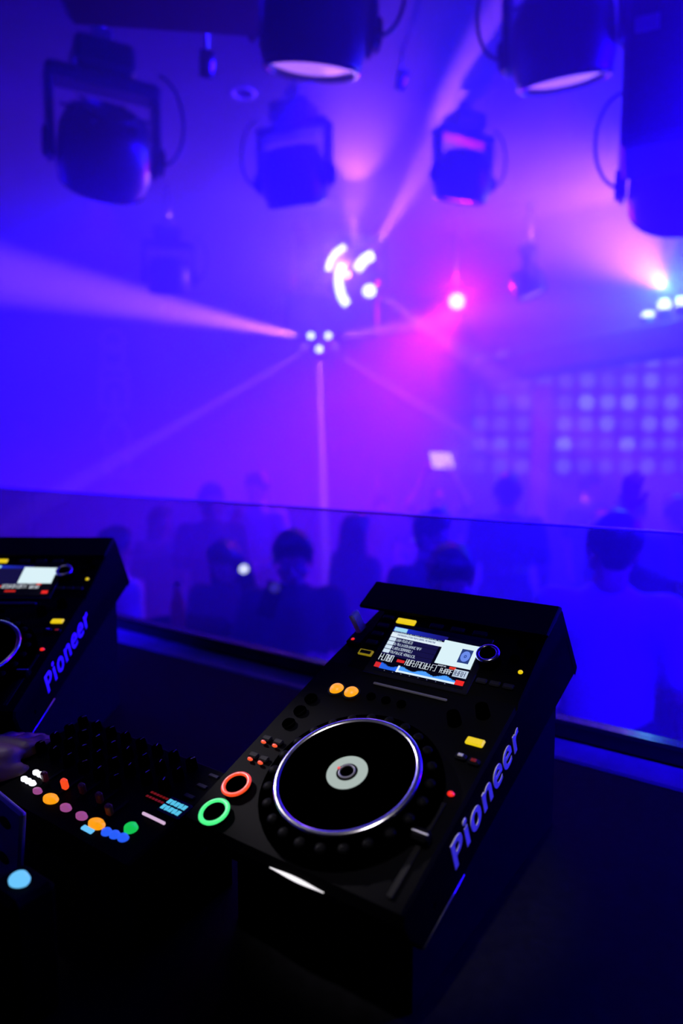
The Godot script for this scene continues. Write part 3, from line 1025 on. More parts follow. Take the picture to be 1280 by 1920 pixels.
	# play and cue
	for b in [[-121.5, -88.5, "led_green", "play_button"], [-124.0, -49.0, "led_cue", "cue_button"]]:
		var n := put(b[3], lathe_hard([Vector2(0.0165, -0.003), Vector2(0.0165, 0.004), Vector2(0.0, 0.004)], 32), "gloss_black", o, Transform3D(Basis(), mm(b[0], b[1], 0)))
		put("lit_ring", torus(0.0150, 0.0026, 0.7, 40, 8), b[2], n, Transform3D(Basis(), Vector3(0, 0.004, 0)))
	for b in [[-139.4, 17.5], [-121.6, 17.5], [-137.0, -10.8], [-121.0, -10.9]]:
		var n := put("track_button", box(Vector3(0.013, 0.004, 0.008), 0.0015), "soft_black", o, Transform3D(Basis(), mm(b[0], b[1] + 7, 0)))
		put("lit_dot", lathe([Vector2(0.0042, 0), Vector2(0.003, 0.0018), Vector2(0, 0.0024)], 12, 0.55), "led_dot", n, Transform3D(Basis(Vector3.UP, -0.1), mm(0, -7, 0.5)))
	for b in [[-106.0, 130.0], [-83.3, 130.5]]:
		var n := put("loop_button", dome(0.0098, 0.0075, 24), "led_amber", o, Transform3D(Basis(), mm(b[0], b[1], -1)))
		put("button_collar", torus(0.0108, 0.0015, 1.0, 24, 6), "soft_black", n, Transform3D(Basis(), Vector3(0, 0.001, 0)))
	for k in 3:
		put("button", disc(0.0085, 0.004, 18), "button_grey", o, Transform3D(Basis(), mm(-130.0, 56.0 + k * 24.0, -2)))
		put("button", disc(0.006, 0.004, 16), "button_grey", o, Transform3D(Basis(), mm(-56.0 + k * 22.0, 134.0, -3)))
	put("rotary_knob", lathe_hard([Vector2(0.0085, -0.004), Vector2(0.0075, 0.010), Vector2(0.0, 0.010)], 20), "button_grey", o, Transform3D(Basis(), mm(62, 128, 0)))
	put("rotary_knob", lathe_hard([Vector2(0.0085, -0.004), Vector2(0.0075, 0.010), Vector2(0.0, 0.010)], 20), "button_grey", o, Transform3D(Basis(), mm(88, 150, 0)))
	put("lit_button", box(Vector3(0.021, 0.004, 0.011), 0.0025), "led_yellow", o, Transform3D(Basis(), mm(97.3, 105.7, -1)))
	for b in [[92.0, 80.0, "white_print"], [108.0, 78.0, "led_red_dim"]]:
		var n := put("mode_button", box(Vector3(0.014, 0.005, 0.008), 0.002), "gloss_black", o, Transform3D(Basis(), mm(b[0], b[1], 0)))
		put("mode_lamp", box(Vector3(0.006, 0.0015, 0.004), 0.0005), b[2], n, Transform3D(Basis(), mm(0, 0, 2.6)))
	put("lit_dot", lathe([Vector2(0.004, 0), Vector2(0.003, 0.002), Vector2(0, 0.0025)], 12, 0.8), "led_red", o, Transform3D(Basis(), mm(103.5, 30.1, 0)))
	# tempo slider
	put("slider_slot", box(Vector3(0.006, 0.001, 0.112), 0.0003), "soft_black", o, Transform3D(Basis(), mm(101, -38, -0.2)))
	var cap := put("slider_cap", box(Vector3(0.020, 0.012, 0.014), 0.003), "black_plastic", o, Transform3D(Basis(), mm(101, -30, 5)))
	put("slider_mark", box(Vector3(0.018, 0.0008, 0.0015), 0.0002), "white_print", cap, Transform3D(Basis(), mm(0, 0, 6)))
	# lit disc slot on the front lip
	var sst := begin(true)
	var prev := []
	for k in 13:
		var u := k / 12.0
		var w := 0.0006 + 0.0021 * pow(sin(PI * minf(u * 1.0, 1.0)), 1.5)
		var cx := lerpf(-0.030, 0.036, u)
		var rr := []
		for j in 8:
			var a := TAU * j / 8.0
			rr.append(Vector3(cx, -0.011 + sin(a) * w, 0.1095 + cos(a) * w * 0.7))
		if prev.size():
			for j in 8:
				var j2 := (j + 1) % 8
				quad(sst, prev[j], prev[j2], rr[j2], rr[j])
		prev = rr
	sst.index()
	sst.generate_normals()
	put("slot_light", sst.commit(), "led_slot", o)
	put("disc_slot", box(Vector3(0.13, 0.006, 0.004), 0.001), "soft_black", o, Transform3D(Basis(), mm(0, -107, -20)))
	put("base_trim", tube_mesh([Vector3(0.1195, -0.0675, 0.088), Vector3(0.1195, -0.0720, 0.03), Vector3(0.1195, -0.0745, 0.0)], 0.0014, 8), "steel", o)
	# maker's lettering along the right side
	var f := SystemFont.new()
	f.font_names = PackedStringArray(["Droid Sans"])
	f.font_weight = 800
	f.font_italic = true
	var tm := TextMesh.new()
	tm.text = "Pioneer"
	tm.font = f
	tm.font_size = 64
	tm.pixel_size = 0.001
	tm.depth = 0.012
	var bb := tm.get_aabb()
	var kx := 0.180 / bb.size.x
	var lt := Basis(Vector3(0, 0, -1) * kx, Vector3(0, 1, 0) * kx * 0.92, Vector3(1, 0, 0) * 0.06)
	var mid := bb.position + bb.size / 2
	put("side_lettering", tm, "logo_print", o, Transform3D(lt, Vector3(0.1204, -0.034, -0.076) - lt * mid))
	put("side_screw", disc(0.003, 0.001, 10, 0.0002), "cap_grey", o, Transform3D(Basis(Vector3.FORWARD, PI / 2), mm(120, -60, -45)))
	for x in [-0.12, 0.09]:
		for q in [[-0.06, -0.0735], [0.33, -0.1065]]:
			put("foot", lathe_hard([Vector2(0.0, -0.006), Vector2(0.012, -0.006), Vector2(0.014, 0.004)], 14), "soft_black", o, Transform3D(Basis(Vector3.RIGHT, -0.0845), Vector3(x, q[1] + 0.0015, -q[0])))
	return o


func ring_profile() -> Array:
	# a gently domed bright ring, six millimetres wide
	var p := [Vector2(0.0803, 0.0195)]
	for k in 9:
		var a := deg_to_rad(40.0 - k * 10.0)
		p.append(Vector2(0.0772 + 0.0047 * sin(a), 0.0182 + 0.0047 * cos(a)))
	return p


func deck_frame(yaw: float, shift: Vector3, tilt_deg := 22.0) -> Transform3D:
	# shift: along the booth, towards the hall, up
	var x := boothx.rotated(Vector3.UP, yaw)
	var b := boothf.rotated(Vector3.UP, yaw)
	var t := deg_to_rad(tilt_deg)
	var df := b * cos(t) + Vector3.UP * sin(t)
	return Transform3D(Basis(x, x.cross(-df) * -1.0, -df), deck0 + boothx * shift.x + boothf * shift.y + Vector3.UP * shift.z)


func stand(frame: Transform3D, x0: float, x1: float, d0: float, h0: float, d1: float, h1: float, label: String) -> void:
	# a wedge-shaped stand: its top follows the underside of the machine, its foot is level on the table
	var o := thing("sloped_stand", label, "stand", Transform3D(Basis(), frame.origin), "sloped stands on the booth table")
	var foot := 1.505
	var st := begin()
	var c := []
	for q in [[x0, d0, h0], [x1, d0, h0], [x1, d1, h1], [x0, d1, h1]]:
		c.append(frame * Vector3(q[0], q[2], -q[1]))
	var lo := []
	for p in c:
		lo.append(Vector3(p.x, foot, p.z))
	quad(st, c[0], c[1], c[2], c[3])
	quad(st, lo[3], lo[2], lo[1], lo[0])
	for k in 4:
		var j := (k + 1) % 4
		quad(st, lo[k], lo[j], c[j], c[k])
	var m := put("wedge", done(st), "booth_black", o)
	m.position = -frame.origin
	put("front_lip", tube_mesh([c[0] - frame.origin, c[1] - frame.origin], 0.004, 6), "booth_black", o)


func players() -> void:
	var f := deck_frame(0.0, Vector3.ZERO)
	player(f, "black DJ media player with track list screen and bright jog ring", true)
	stand(f, -0.13, 0.10, -0.075, -0.0765, 0.35, -0.114, "black sloped stand under the player with the track list screen")
	var g := deck_frame(0.5904, Vector3(-0.6729, -0.0700, 0.0292))
	player(g, "black DJ media player with white cover screen at the mixer's far side", false)
	stand(g, -0.13, 0.10, -0.075, -0.0765, 0.35, -0.114, "black sloped stand under the player with the white cover screen")


func mixer() -> void:
	var f := deck_frame(0.0, Vector3(0, -0.1428, -0.0577), 12.0)
	var o := thing("dj_mixer", "black DJ mixer with knob rows and lit buttons between the players", "mixer", f)
	var prof := PackedVector2Array([Vector2(-0.022, -0.003), Vector2(-0.026, -0.012), Vector2(-0.020, -0.055), Vector2(0.138, -0.075), Vector2(0.138, -0.006), Vector2(0.132, -0.001)])
	put("body", extrude(prof, -0.465, -0.166, 0.003), "black_plastic", o)
	# knob rows
	var kn := lathe_hard([Vector2(0.0072, -0.001), Vector2(0.0066, 0.012), Vector2(0.0052, 0.0135), Vector2(0.0, 0.0135)], 16)
	var mk := box(Vector3(0.0014, 0.0006, 0.006), 0.0002)
	for r in 4:
		for c in 8:
			if c > 5 and r > 2:
				continue
			var k := put("knob", kn, "button_grey", o, Transform3D(Basis(Vector3.UP, (r * 37 + c * 53) % 90 / 90.0 - 0.5), mm(-446.0 + c * 32.0, 122.0 - r * 22.0, -2)))
			put("pointer", mk, "white_print", k, Transform3D(Basis(), Vector3(0, 0.0138, -0.003)))
	for r in 3:
		put("indicator", box(Vector3(0.016, 0.003, 0.006), 0.001), "button_grey", o, Transform3D(Basis(), mm(-184, 122 - r * 20.0, -1)))
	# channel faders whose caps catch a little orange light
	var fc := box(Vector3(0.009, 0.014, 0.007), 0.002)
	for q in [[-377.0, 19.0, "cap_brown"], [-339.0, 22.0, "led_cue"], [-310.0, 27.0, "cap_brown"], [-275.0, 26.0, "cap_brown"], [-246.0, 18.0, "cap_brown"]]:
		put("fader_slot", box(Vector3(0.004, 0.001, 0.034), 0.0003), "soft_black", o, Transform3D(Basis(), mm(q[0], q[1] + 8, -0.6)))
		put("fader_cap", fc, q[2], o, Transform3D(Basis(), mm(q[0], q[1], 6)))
	# lit buttons of the front row
	var dot := lathe([Vector2(0.0064, 0), Vector2(0.0056, 0.003), Vector2(0, 0.004)], 14, 0.62)
	for k in 3:
		put("lit_pad", dot, "led_white", o, Transform3D(Basis(), mm(-407.0 + k * 9.0, 8.0, -1)))
		put("lit_pad", dot, "led_white", o, Transform3D(Basis(), mm(-405.0 + k * 9.0, 23.0, -1)))
	var pad := lathe([Vector2(0.0125, 0), Vector2(0.0115, 0.003), Vector2(0, 0.0042)], 20, 0.6)
	for q in [[-368.0, 2.0, "led_pink", 0.62], [-338.0, 1.0, "led_orange", 1.0], [-305.5, 0.0, "led_pink", 0.72], [-274.6, 0.0, "led_pink", 0.72], [-246.5, 0.0, "led_orange", 1.0]]:
		put("lit_button", pad, q[2], o, Transform3D(Basis().scaled(Vector3(q[3], 1.0, q[3])), mm(q[0], q[1], -1)))
	put("lit_button", box(Vector3(0.019, 0.003, 0.0065), 0.0014), "led_sky", o, Transform3D(Basis(), mm(-249, -10, -0.5)))
	for k in 3:
		put("lit_button", lathe([Vector2(0.0072, 0), Vector2(0.006, 0.003), Vector2(0, 0.004)], 14, 0.8), "led_blue", o, Transform3D(Basis(), mm(-225.0 + k * 12.5, -2.5 + k * 1.5, -1)))
	put("lit_button", lathe([Vector2(0.0085, 0), Vector2(0.0075, 0.004), Vector2(0, 0.005)], 18, 0.9), "led_leaf", o, Transform3D(Basis(), mm(-204, 14, -1)))
	# edge lamp, small display with cyan lettering rows, dim red scale
	put("edge_lamp", tube_mesh([mm(-210, 36, 1), mm(-201, 36, 1.2), mm(-184, 36, 1.2), mm(-174, 36, 1)], 0.0017, 8), "led_blush", o)
	var dp := put("display", box(Vector3(0.036, 0.003, 0.024), 0.001), "gloss_black", o, Transform3D(Basis(), mm(-184, 60, -0.5)))
	for r in 2:
		for k in 5:
			put("display_digit", box(Vector3(0.0050, 0.0008, 0.0068), 0.0002), "led_cyan", dp, Transform3D(Basis(Vector3.UP, 0.2 * (k % 2)), mm(-13.0 + k * 6.2, -5.5 + r * 9.5, 1.8)))
	for r in 2:
		for k in 6:
			put("scale_mark", box(Vector3(0.004, 0.0006, 0.003), 0.0002), "led_red_dim", o, Transform3D(Basis(), mm(-232.0 + k * 5.2, 60.0 + r * 7.0, -0.8)))
	stand(f, -0.45, -0.18, -0.012, -0.058, 0.13, -0.076, "black sloped stand under the mixer")


# ---------------------------------------------------------------- small things in the booth
func booth_things() -> void:
	var f := deck_frame(0.0, Vector3.ZERO)
	# little control box with one sky-blue lamp, before the mixer
	var p := EYE + (f * mm(-271, -237, 0) - EYE) * 0.905
	var by := p.y - 1.505
	var bt := thing("control_box", "small black control box with a sky-blue lit button before the mixer", "control box", booth_frame(Vector3(p.x, 1.505, p.z)))
	put("box_body", box(Vector3(0.055, by - 0.004, 0.045), 0.006), "black_plastic", bt, Transform3D(Basis(), Vector3(0.0, (by - 0.004) / 2, 0.0)))
	put("lit_button", lathe([Vector2(0.0115, 0), Vector2(0.0105, 0.005), Vector2(0, 0.007)], 24, 0.8), "led_sky", bt, Transform3D(Basis(Vector3.RIGHT, 0.3), Vector3(0.0, by - 0.004, 0.0)))
	# metal stand with oval cut-outs at the mixer's front
	var ls := thing("metal_stand", "pale grey metal stand with dark oval cut-outs before the mixer", "stand", booth_frame(Vector3(deck0.x, 1.505, deck0.z) + boothx * -0.372 + boothf * -0.195))
	var pl := put("plate", box(Vector3(0.12, 0.15, 0.008), 0.003), "stand_grey", ls, Transform3D(Basis(Vector3.FORWARD, 0.16), Vector3(0, 0.078, 0)))
	for k in 3:
		for c in 2:
			put("cut_out", lathe([Vector2(0.011, 0), Vector2(0.011, 0.0012), Vector2(0, 0.0013)], 18, 0.55), "soft_black", pl, Transform3D(Basis(Vector3.RIGHT, PI / 2), Vector3(0.03 - c * 0.05, -0.04 + k * 0.045, 0.0042)))
	put("foot", box(Vector3(0.12, 0.008, 0.06), 0.002), "stand_grey", ls, Transform3D(Basis(), Vector3(0, 0.004, -0.002)))
	# two small white work lamps: one hung above the booth, one on a gooseneck past the mixer
	var jog := deck_frame(0.0, Vector3.ZERO) * mm(0, 0, 22)
	var a := jog + Vector3(-0.09, 0.92, 0.39) * 1.25
	var w1 := thing("work_lamp", "small white work lamp hung from the ceiling above the booth", "lamp", Transform3D(Basis(), a))
	put("shade", lathe([Vector2(0.05, -0.02), Vector2(0.045, 0.02), Vector2(0.02, 0.05), Vector2(0, 0.05)], 18), "lamp_case", w1)
	put("bulb", dome(0.03, -0.02, 14), "bulb_white", w1, Transform3D(Basis(), Vector3(0, 0.0, 0)))
	put("cord", tube_mesh([Vector3(0, 0.05, 0), Vector3(0, CEIL - a.y, 0)], 0.004, 6), "cable_black", w1)
	spot(w1, "work_light", Vector3(0, -0.06, 0), jog + deck_frame(0.0, Vector3.ZERO).basis * mm(20, 70, 0) - a, Color(1.0, 0.96, 1.0), 0.8, 9.0, 0.03, 0.5)
	var b := jog + Vector3(-0.62, 0.61, -0.49) * 1.2
	var foot := Vector3(b.x - 0.12, 1.505, b.z + 0.12)
	var w2 := thing("work_lamp", "small white gooseneck lamp on the booth table past the mixer", "lamp", Transform3D(Basis(), foot))
	var e := b - foot
	put("base", lathe_hard([Vector2(0, 0), Vector2(0.05, 0), Vector2(0.05, 0.012), Vector2(0.02, 0.025), Vector2(0, 0.025)], 20), "lamp_case", w2)
	put("gooseneck", tube_mesh([Vector3(0, 0.02, 0), Vector3(-0.02, 0.4, 0), Vector3(-0.03, 0.75, 0.0), Vector3(0.0, 0.95, 0), Vector3(0.07, e.y + 0.06, e.z * 0.6), e + Vector3(0, 0.05, 0)], 0.007, 8), "lamp_case", w2)
	put("shade", lathe([Vector2(0.045, -0.02), Vector2(0.04, 0.02), Vector2(0.015, 0.05), Vector2(0, 0.05)], 18), "lamp_case", w2, Transform3D(Basis(), e))
	put("bulb", dome(0.03, -0.02, 14), "bulb_white", w2, Transform3D(Basis(), e))
	spot(w2, "work_light", e + Vector3(0, -0.06, 0), jog - b, Color(1.0, 0.96, 1.0), 2.2, 6.0, 0.03, 0.5)
	spot(w2, "side_light", e + Vector3(0, -0.06, 0), ls.position + Vector3(0.02, 0.07, 0.02) - b, Color(1.0, 0.96, 1.0), 0.12, 5.0, 0.025, 0.8)


# ---------------------------------------------------------------- people
func field_arrays(bones: Array, cell: float, k: float) -> Array:
	# surface nets over the smooth union of tapered capsules; a bone is [a, b, ra, rb, depth squash]
	var lo := Vector3.INF
	var hi := -Vector3.INF
	for b in bones:
		var r := maxf(b[2], b[3])
		for p in [b[0], b[1]]:
			lo = lo.min(p - Vector3.ONE * r)
			hi = hi.max(p + Vector3.ONE * r)
	lo -= Vector3.ONE * cell * 3
	hi += Vector3.ONE * cell * 3
	var n := Vector3i(((hi - lo) / cell).ceil()) + Vector3i.ONE
	var g := PackedFloat32Array()
	g.resize(n.x * n.y * n.z)
	g.fill(9.0)
	var sx := 1
	var sy := n.x
	var sz := n.x * n.y
	for b in bones:
		var a: Vector3 = b[0]
		var e: Vector3 = b[1]
		var ra: float = b[2]
		var rb: float = b[3]
		var fz: float = 1.0 / (b[4] if b.size() > 4 else 1.0)
		var m := maxf(ra, rb) + cell * 2.6 + k
		var i0 := Vector3i(((a.min(e) - Vector3.ONE * m - lo) / cell).floor()).max(Vector3i.ZERO)
		var i1 := Vector3i(((a.max(e) + Vector3.ONE * m - lo) / cell).ceil()).min(n - Vector3i.ONE)
		var ab := e - a
		ab.z *= fz
		var l2 := maxf(ab.length_squared(), 1e-9)
		for z in range(i0.z, i1.z + 1):
			var pz := (lo.z + z * cell - a.z) * fz
			for y in range(i0.y, i1.y + 1):
				var py := lo.y + y * cell - a.y
				var row := z * sz + y * sy
				for x in range(i0.x, i1.x + 1):
					var q := Vector3(lo.x + x * cell - a.x, py, pz)
					var t := clampf(q.dot(ab) / l2, 0.0, 1.0)
					var d := (q - ab * t).length() - lerpf(ra, rb, t)
					var o := g[row + x]
					var h := k - absf(o - d)
					g[row + x] = minf(o, d) - (h * h / (4.0 * k) if h > 0.0 else 0.0)
	var index := {}
	var verts := PackedVector3Array()
	var far := cell * 3.0
	var offs := [0, sx, sy, sx + sy, sz, sx + sz, sy + sz, sx + sy + sz]
	var pos := [Vector3(0, 0, 0), Vector3(1, 0, 0), Vector3(0, 1, 0), Vector3(1, 1, 0), Vector3(0, 0, 1), Vector3(1, 0, 1), Vector3(0, 1, 1), Vector3(1, 1, 1)]
	var edges := [[0, 1], [2, 3], [4, 5], [6, 7], [0, 2], [1, 3], [4, 6], [5, 7], [0, 4], [1, 5], [2, 6], [3, 7]]
	for z in n.z - 1:
		for y in n.y - 1:
			var row := z * sz + y * sy
			for x in n.x - 1:
				var i := row + x
				if absf(g[i]) > far:
					continue
				var mask := 0
				for c in 8:
					if g[i + offs[c]] < 0.0:
						mask |= 1 << c
				if mask == 0 or mask == 255:
					continue
				var s := Vector3.ZERO
				var cnt := 0
				for ed in edges:
					var va := g[i + offs[ed[0]]]
					var vb := g[i + offs[ed[1]]]
					if (va < 0.0) != (vb < 0.0):
						s += (pos[ed[0]] as Vector3).lerp(pos[ed[1]], va / (va - vb))
						cnt += 1
				index[i] = verts.size()
				verts.append(lo + (Vector3(x, y, z) + s / cnt) * cell)
	var idx := PackedInt32Array()
	for i in index:
		var inside: bool = g[i] < 0.0
		for ax in [[sx, sy, sz], [sy, sz, sx], [sz, sx, sy]]:
			if (g[i + ax[0]] < 0.0) == inside:
				continue
			var q := [i, i - ax[1], i - ax[1] - ax[2], i - ax[2]]
			if not (index.has(q[1]) and index.has(q[2]) and index.has(q[3])):
				continue
			var v := [index[q[0]], index[q[1]], index[q[2]], index[q[3]]]
			if inside:
				idx.append_array(PackedInt32Array([v[0], v[2], v[1], v[0], v[3], v[2]]))
			else:
				idx.append_array(PackedInt32Array([v[0], v[1], v[2], v[0], v[2], v[3]]))
	return [verts, idx]


func join_arrays(list: Array) -> Mesh:
	# list of [arrays, transform]; one mesh with smooth normals
	var v := PackedVector3Array()
	var ix := PackedInt32Array()
	for l in list:
		var base := v.size()
		var t: Transform3D = l[1]
		for p in l[0][0]:
			v.append(t * p)
		for i in l[0][1]:
			ix.append(base + i)
	var nn := PackedVector3Array()
	nn.resize(v.size())
	for i in range(0, ix.size(), 3):
		var f := (v[ix[i + 2]] - v[ix[i]]).cross(v[ix[i + 1]] - v[ix[i]])
		nn[ix[i]] += f
		nn[ix[i + 1]] += f
		nn[ix[i + 2]] += f
	for i in nn.size():
		nn[i] = nn[i].normalized()
	var a := []
	a.resize(Mesh.ARRAY_MAX)
	a[Mesh.ARRAY_VERTEX] = v
	a[Mesh.ARRAY_NORMAL] = nn
	a[Mesh.ARRAY_INDEX] = ix
	var m := ArrayMesh.new()
	m.add_surface_from_arrays(Mesh.PRIMITIVE_TRIANGLES, a)
	return m


var head_part: Array
var hair_short: Mesh
var hair_long: Mesh
var hair_tuft: Mesh
var hand_open: Array
var hand_grip: Array
var eye_mesh: Mesh
var pose_cache := {}
const V := Vector3.ZERO


func people_parts() -> void:
	# head: origin at the neck joint, face towards +z, 0.27 m tall
	var h := [
		[Vector3(0, 0.150, -0.012), Vector3(0, 0.165, 0.010), 0.082, 0.078],
		[Vector3(0, 0.110, 0.020), Vector3(0, 0.045, 0.052), 0.062, 0.030],
		[Vector3(-0.045, 0.06, 0.015), Vector3(0.045, 0.06, 0.015), 0.030, 0.030],
		[Vector3(0, -0.02, -0.02), Vector3(0, 0.07, -0.012), 0.056, 0.054],
		[Vector3(0, 0.122, 0.088), Vector3(0, 0.088, 0.104), 0.010, 0.014],
		[Vector3(-0.035, 0.137, 0.074), Vector3(0.035, 0.137, 0.074), 0.014, 0.014],
		[Vector3(-0.018, 0.058, 0.078), Vector3(0.018, 0.058, 0.078), 0.010, 0.010],
		[Vector3(-0.084, 0.125, -0.002), Vector3(-0.082, 0.085, 0.002), 0.013, 0.010],
		[Vector3(0.084, 0.125, -0.002), Vector3(0.082, 0.085, 0.002), 0.013, 0.010]]
	head_part = field_arrays(h, 0.007, 0.012)
	var s := [
		[Vector3(0, 0.172, -0.016), Vector3(0, 0.188, 0.012), 0.087, 0.078],
		[Vector3(0, 0.09, -0.045), Vector3(0, 0.15, -0.04), 0.056, 0.070],
		[Vector3(-0.055, 0.15, -0.01), Vector3(-0.05, 0.17, 0.03), 0.04, 0.035],
		[Vector3(0.055, 0.15, -0.01), Vector3(0.05, 0.17, 0.03), 0.04, 0.035],
		[Vector3(-0.04, 0.215, 0.055), Vector3(0.045, 0.22, 0.055), 0.03, 0.03]]
	hair_short = join_arrays([[field_arrays(s, 0.009, 0.03), Transform3D()]])
	var l := s.duplicate()
	l.append([Vector3(-0.075, 0.15, -0.02), Vector3(-0.085, -0.04, -0.01), 0.035, 0.04])
	l.append([Vector3(0.075, 0.15, -0.02), Vector3(0.085, -0.04, -0.01), 0.035, 0.04])
	l.append([Vector3(0, 0.12, -0.06), Vector3(0, -0.08, -0.08), 0.07, 0.075])
	hair_long = join_arrays([[field_arrays(l, 0.010, 0.03), Transform3D()]])
	var tf := s.duplicate()
	tf.append([Vector3(-0.03, 0.25, 0.03), Vector3(0.04, 0.265, 0.02), 0.035, 0.03])
	hair_tuft = join_arrays([[field_arrays(tf, 0.009, 0.025), Transform3D()]])
	# hands: origin at the wrist, fingers along -y, palm towards +z, thumb to +x
	for mode in 2:
		var b := [[Vector3(0, 0.02, 0), Vector3(0, -0.03, 0), 0.026, 0.030, 0.62], [Vector3(-0.022, -0.045, 0), Vector3(0.022, -0.05, 0), 0.022, 0.022, 0.65], [Vector3(-0.02, -0.075, 0), Vector3(0.024, -0.08, 0), 0.016, 0.016, 0.75]]
		var c := 0.25 if mode == 0 else 1.15
		for f in 4:
			var x := 0.031 - f * 0.0205
			var len: float = [0.072, 0.080, 0.074, 0.058][f]
			var p := Vector3(x, -0.084 + absf(f - 1.2) * 0.003, 0)
			var a := c * 0.5
			var dir := Vector3((1.3 - f) * 0.06, -cos(a), sin(a))
			var p2 := p + dir * len * 0.45
			a += c * 0.8
			var p3 := p2 + Vector3(0, -cos(a), sin(a)) * len * 0.32
			a += c * 0.6
			var p4 := p3 + Vector3(0, -cos(a), sin(a)) * len * 0.25
			b.append([p, p2, 0.0095, 0.0088])
			b.append([p2, p3, 0.0088, 0.0080])
			b.append([p3, p4, 0.0080, 0.0070])
		b.append([Vector3(0.018, -0.015, 0.008), Vector3(0.050, -0.050, 0.016), 0.016, 0.0115])
		b.append([Vector3(0.050, -0.050, 0.016), Vector3(0.058 - 0.02 * mode, -0.078, 0.026 + 0.02 * mode), 0.0105, 0.009])
		var arr := field_arrays(b, 0.0045, 0.006)
		if mode == 0:
			hand_open = arr
		else:
			hand_grip = arr
	eye_mesh = dome(0.009, 0.009, 10)


func pose_parts(pose: String) -> Dictionary:
	if pose_cache.has(pose):
		return pose_cache[pose]
	# a 1.75 m figure, feet at y = 0, facing +z; right arm is -x
	var arm := {
		"stand": [[Vector3(-0.245, 1.14, -0.03), Vector3(-0.26, 0.88, 0.06)], [Vector3(0.245, 1.14, -0.03), Vector3(0.26, 0.88, 0.06)]],
		"phone": [[Vector3(-0.25, 1.15, 0.02), Vector3(-0.07, 1.20, 0.28)], [Vector3(0.25, 1.15, 0.02), Vector3(0.10, 1.20, 0.27)]],
		"raise": [[Vector3(-0.33, 1.52, 0.12), Vector3(-0.24, 1.80, 0.20)], [Vector3(0.25, 1.14, -0.02), Vector3(0.20, 0.95, 0.16)]],
		"hold_up": [[Vector3(-0.29, 1.66, 0.10), Vector3(-0.13, 1.95, 0.16)], [Vector3(0.29, 1.66, 0.10), Vector3(0.13, 1.95, 0.16)]],
		"face": [[Vector3(-0.30, 1.22, 0.10), Vector3(-0.10, 1.42, 0.20)], [Vector3(0.25, 1.14, 0.0), Vector3(0.10, 1.08, 0.22)]],
		"dj": [[Vector3(-0.295, 1.16, 0.04), Vector3(-0.272, 1.145, 0.30)], [Vector3(0.245, 1.14, -0.03), Vector3(0.26, 0.88, 0.05)]],
	}[pose] as Array
	var sh := [Vector3(-0.185, 1.42, -0.01), Vector3(0.185, 1.42, -0.01)]
	var body := [
		[Vector3(0, 1.00, 0), Vector3(0, 1.34, 0), 0.135, 0.150, 0.68],
		[Vector3(-0.10, 1.38, -0.01), Vector3(0.10, 1.38, -0.01), 0.085, 0.085, 0.85],
		[Vector3(-0.07, 0.94, 0), Vector3(0.07, 0.94, 0), 0.11, 0.11, 0.85],
		[Vector3(0, 1.42, -0.02), Vector3(0, 1.53, -0.005), 0.065, 0.055]]
	for s in [-1.0, 1.0]:
		body.append([Vector3(s * 0.095, 0.90, 0), Vector3(s * 0.11, 0.50, 0.015), 0.085, 0.056])
		body.append([Vector3(s * 0.11, 0.50, 0.015), Vector3(s * 0.12, 0.09, -0.02), 0.054, 0.038])
		body.append([Vector3(s * 0.12, 0.045, -0.03), Vector3(s * 0.135, 0.035, 0.15), 0.040, 0.034])
	var shirt := [
		[Vector3(0, 0.93, 0), Vector3(0, 1.33, 0), 0.155, 0.168, 0.70],
		[Vector3(-0.115, 1.385, -0.01), Vector3(0.115, 1.385, -0.01), 0.092, 0.092, 0.88],
		[Vector3(0, 1.42, -0.022), Vector3(0, 1.465, -0.012), 0.082, 0.070]]
	var hands := []
	for k in 2:
		var e: Vector3 = arm[k][0]
		var w: Vector3 = arm[k][1]
		body.append([sh[k], e, 0.052, 0.042])
		body.append([e, w, 0.041, 0.027])
		shirt.append([sh[k], (sh[k] as Vector3).lerp(e, 0.78), 0.070, 0.060])
		var y := -(w - e).normalized()
		var x := y.cross(Vector3(0.2, 0.1, 1.0) if absf(y.z) < 0.8 else Vector3(0, 1, 0)).normalized()
		if k == 0:
			x = -x
		hands.append(Transform3D(Basis(x, y, x.cross(y)), w))
	var grip := pose in ["phone", "hold_up", "face"]
	var list := [[field_arrays(body, 0.02, 0.03), Transform3D()]]
	for t in hands:
		list.append([hand_grip if grip else hand_open, t])
	var legs := []
	for s in [-1.0, 1.0]:
		legs.append([Vector3(s * 0.085, 0.93, 0), Vector3(s * 0.11, 0.50, 0.01), 0.105, 0.075])
		legs.append([Vector3(s * 0.11, 0.50, 0.01), Vector3(s * 0.12, 0.11, -0.02), 0.074, 0.062])
	legs.append([Vector3(-0.06, 0.96, 0), Vector3(0.06, 0.96, 0), 0.125, 0.125, 0.85])
	if not pose_cache.has("legs"):
		pose_cache["legs"] = join_arrays([[field_arrays(legs, 0.022, 0.03), Transform3D()]])
		var shoes := []
		for s in [-1.0, 1.0]:
			shoes.append([Vector3(s * 0.12, 0.052, -0.04), Vector3(s * 0.14, 0.045, 0.17), 0.050, 0.044])
		pose_cache["shoes"] = join_arrays([[field_arrays(shoes, 0.015, 0.01), Transform3D()]])
	pose_cache[pose] = {"list": list, "shirt": join_arrays([[field_arrays(shirt, 0.018, 0.04), Transform3D()]]), "hands": hands}
	return pose_cache[pose]


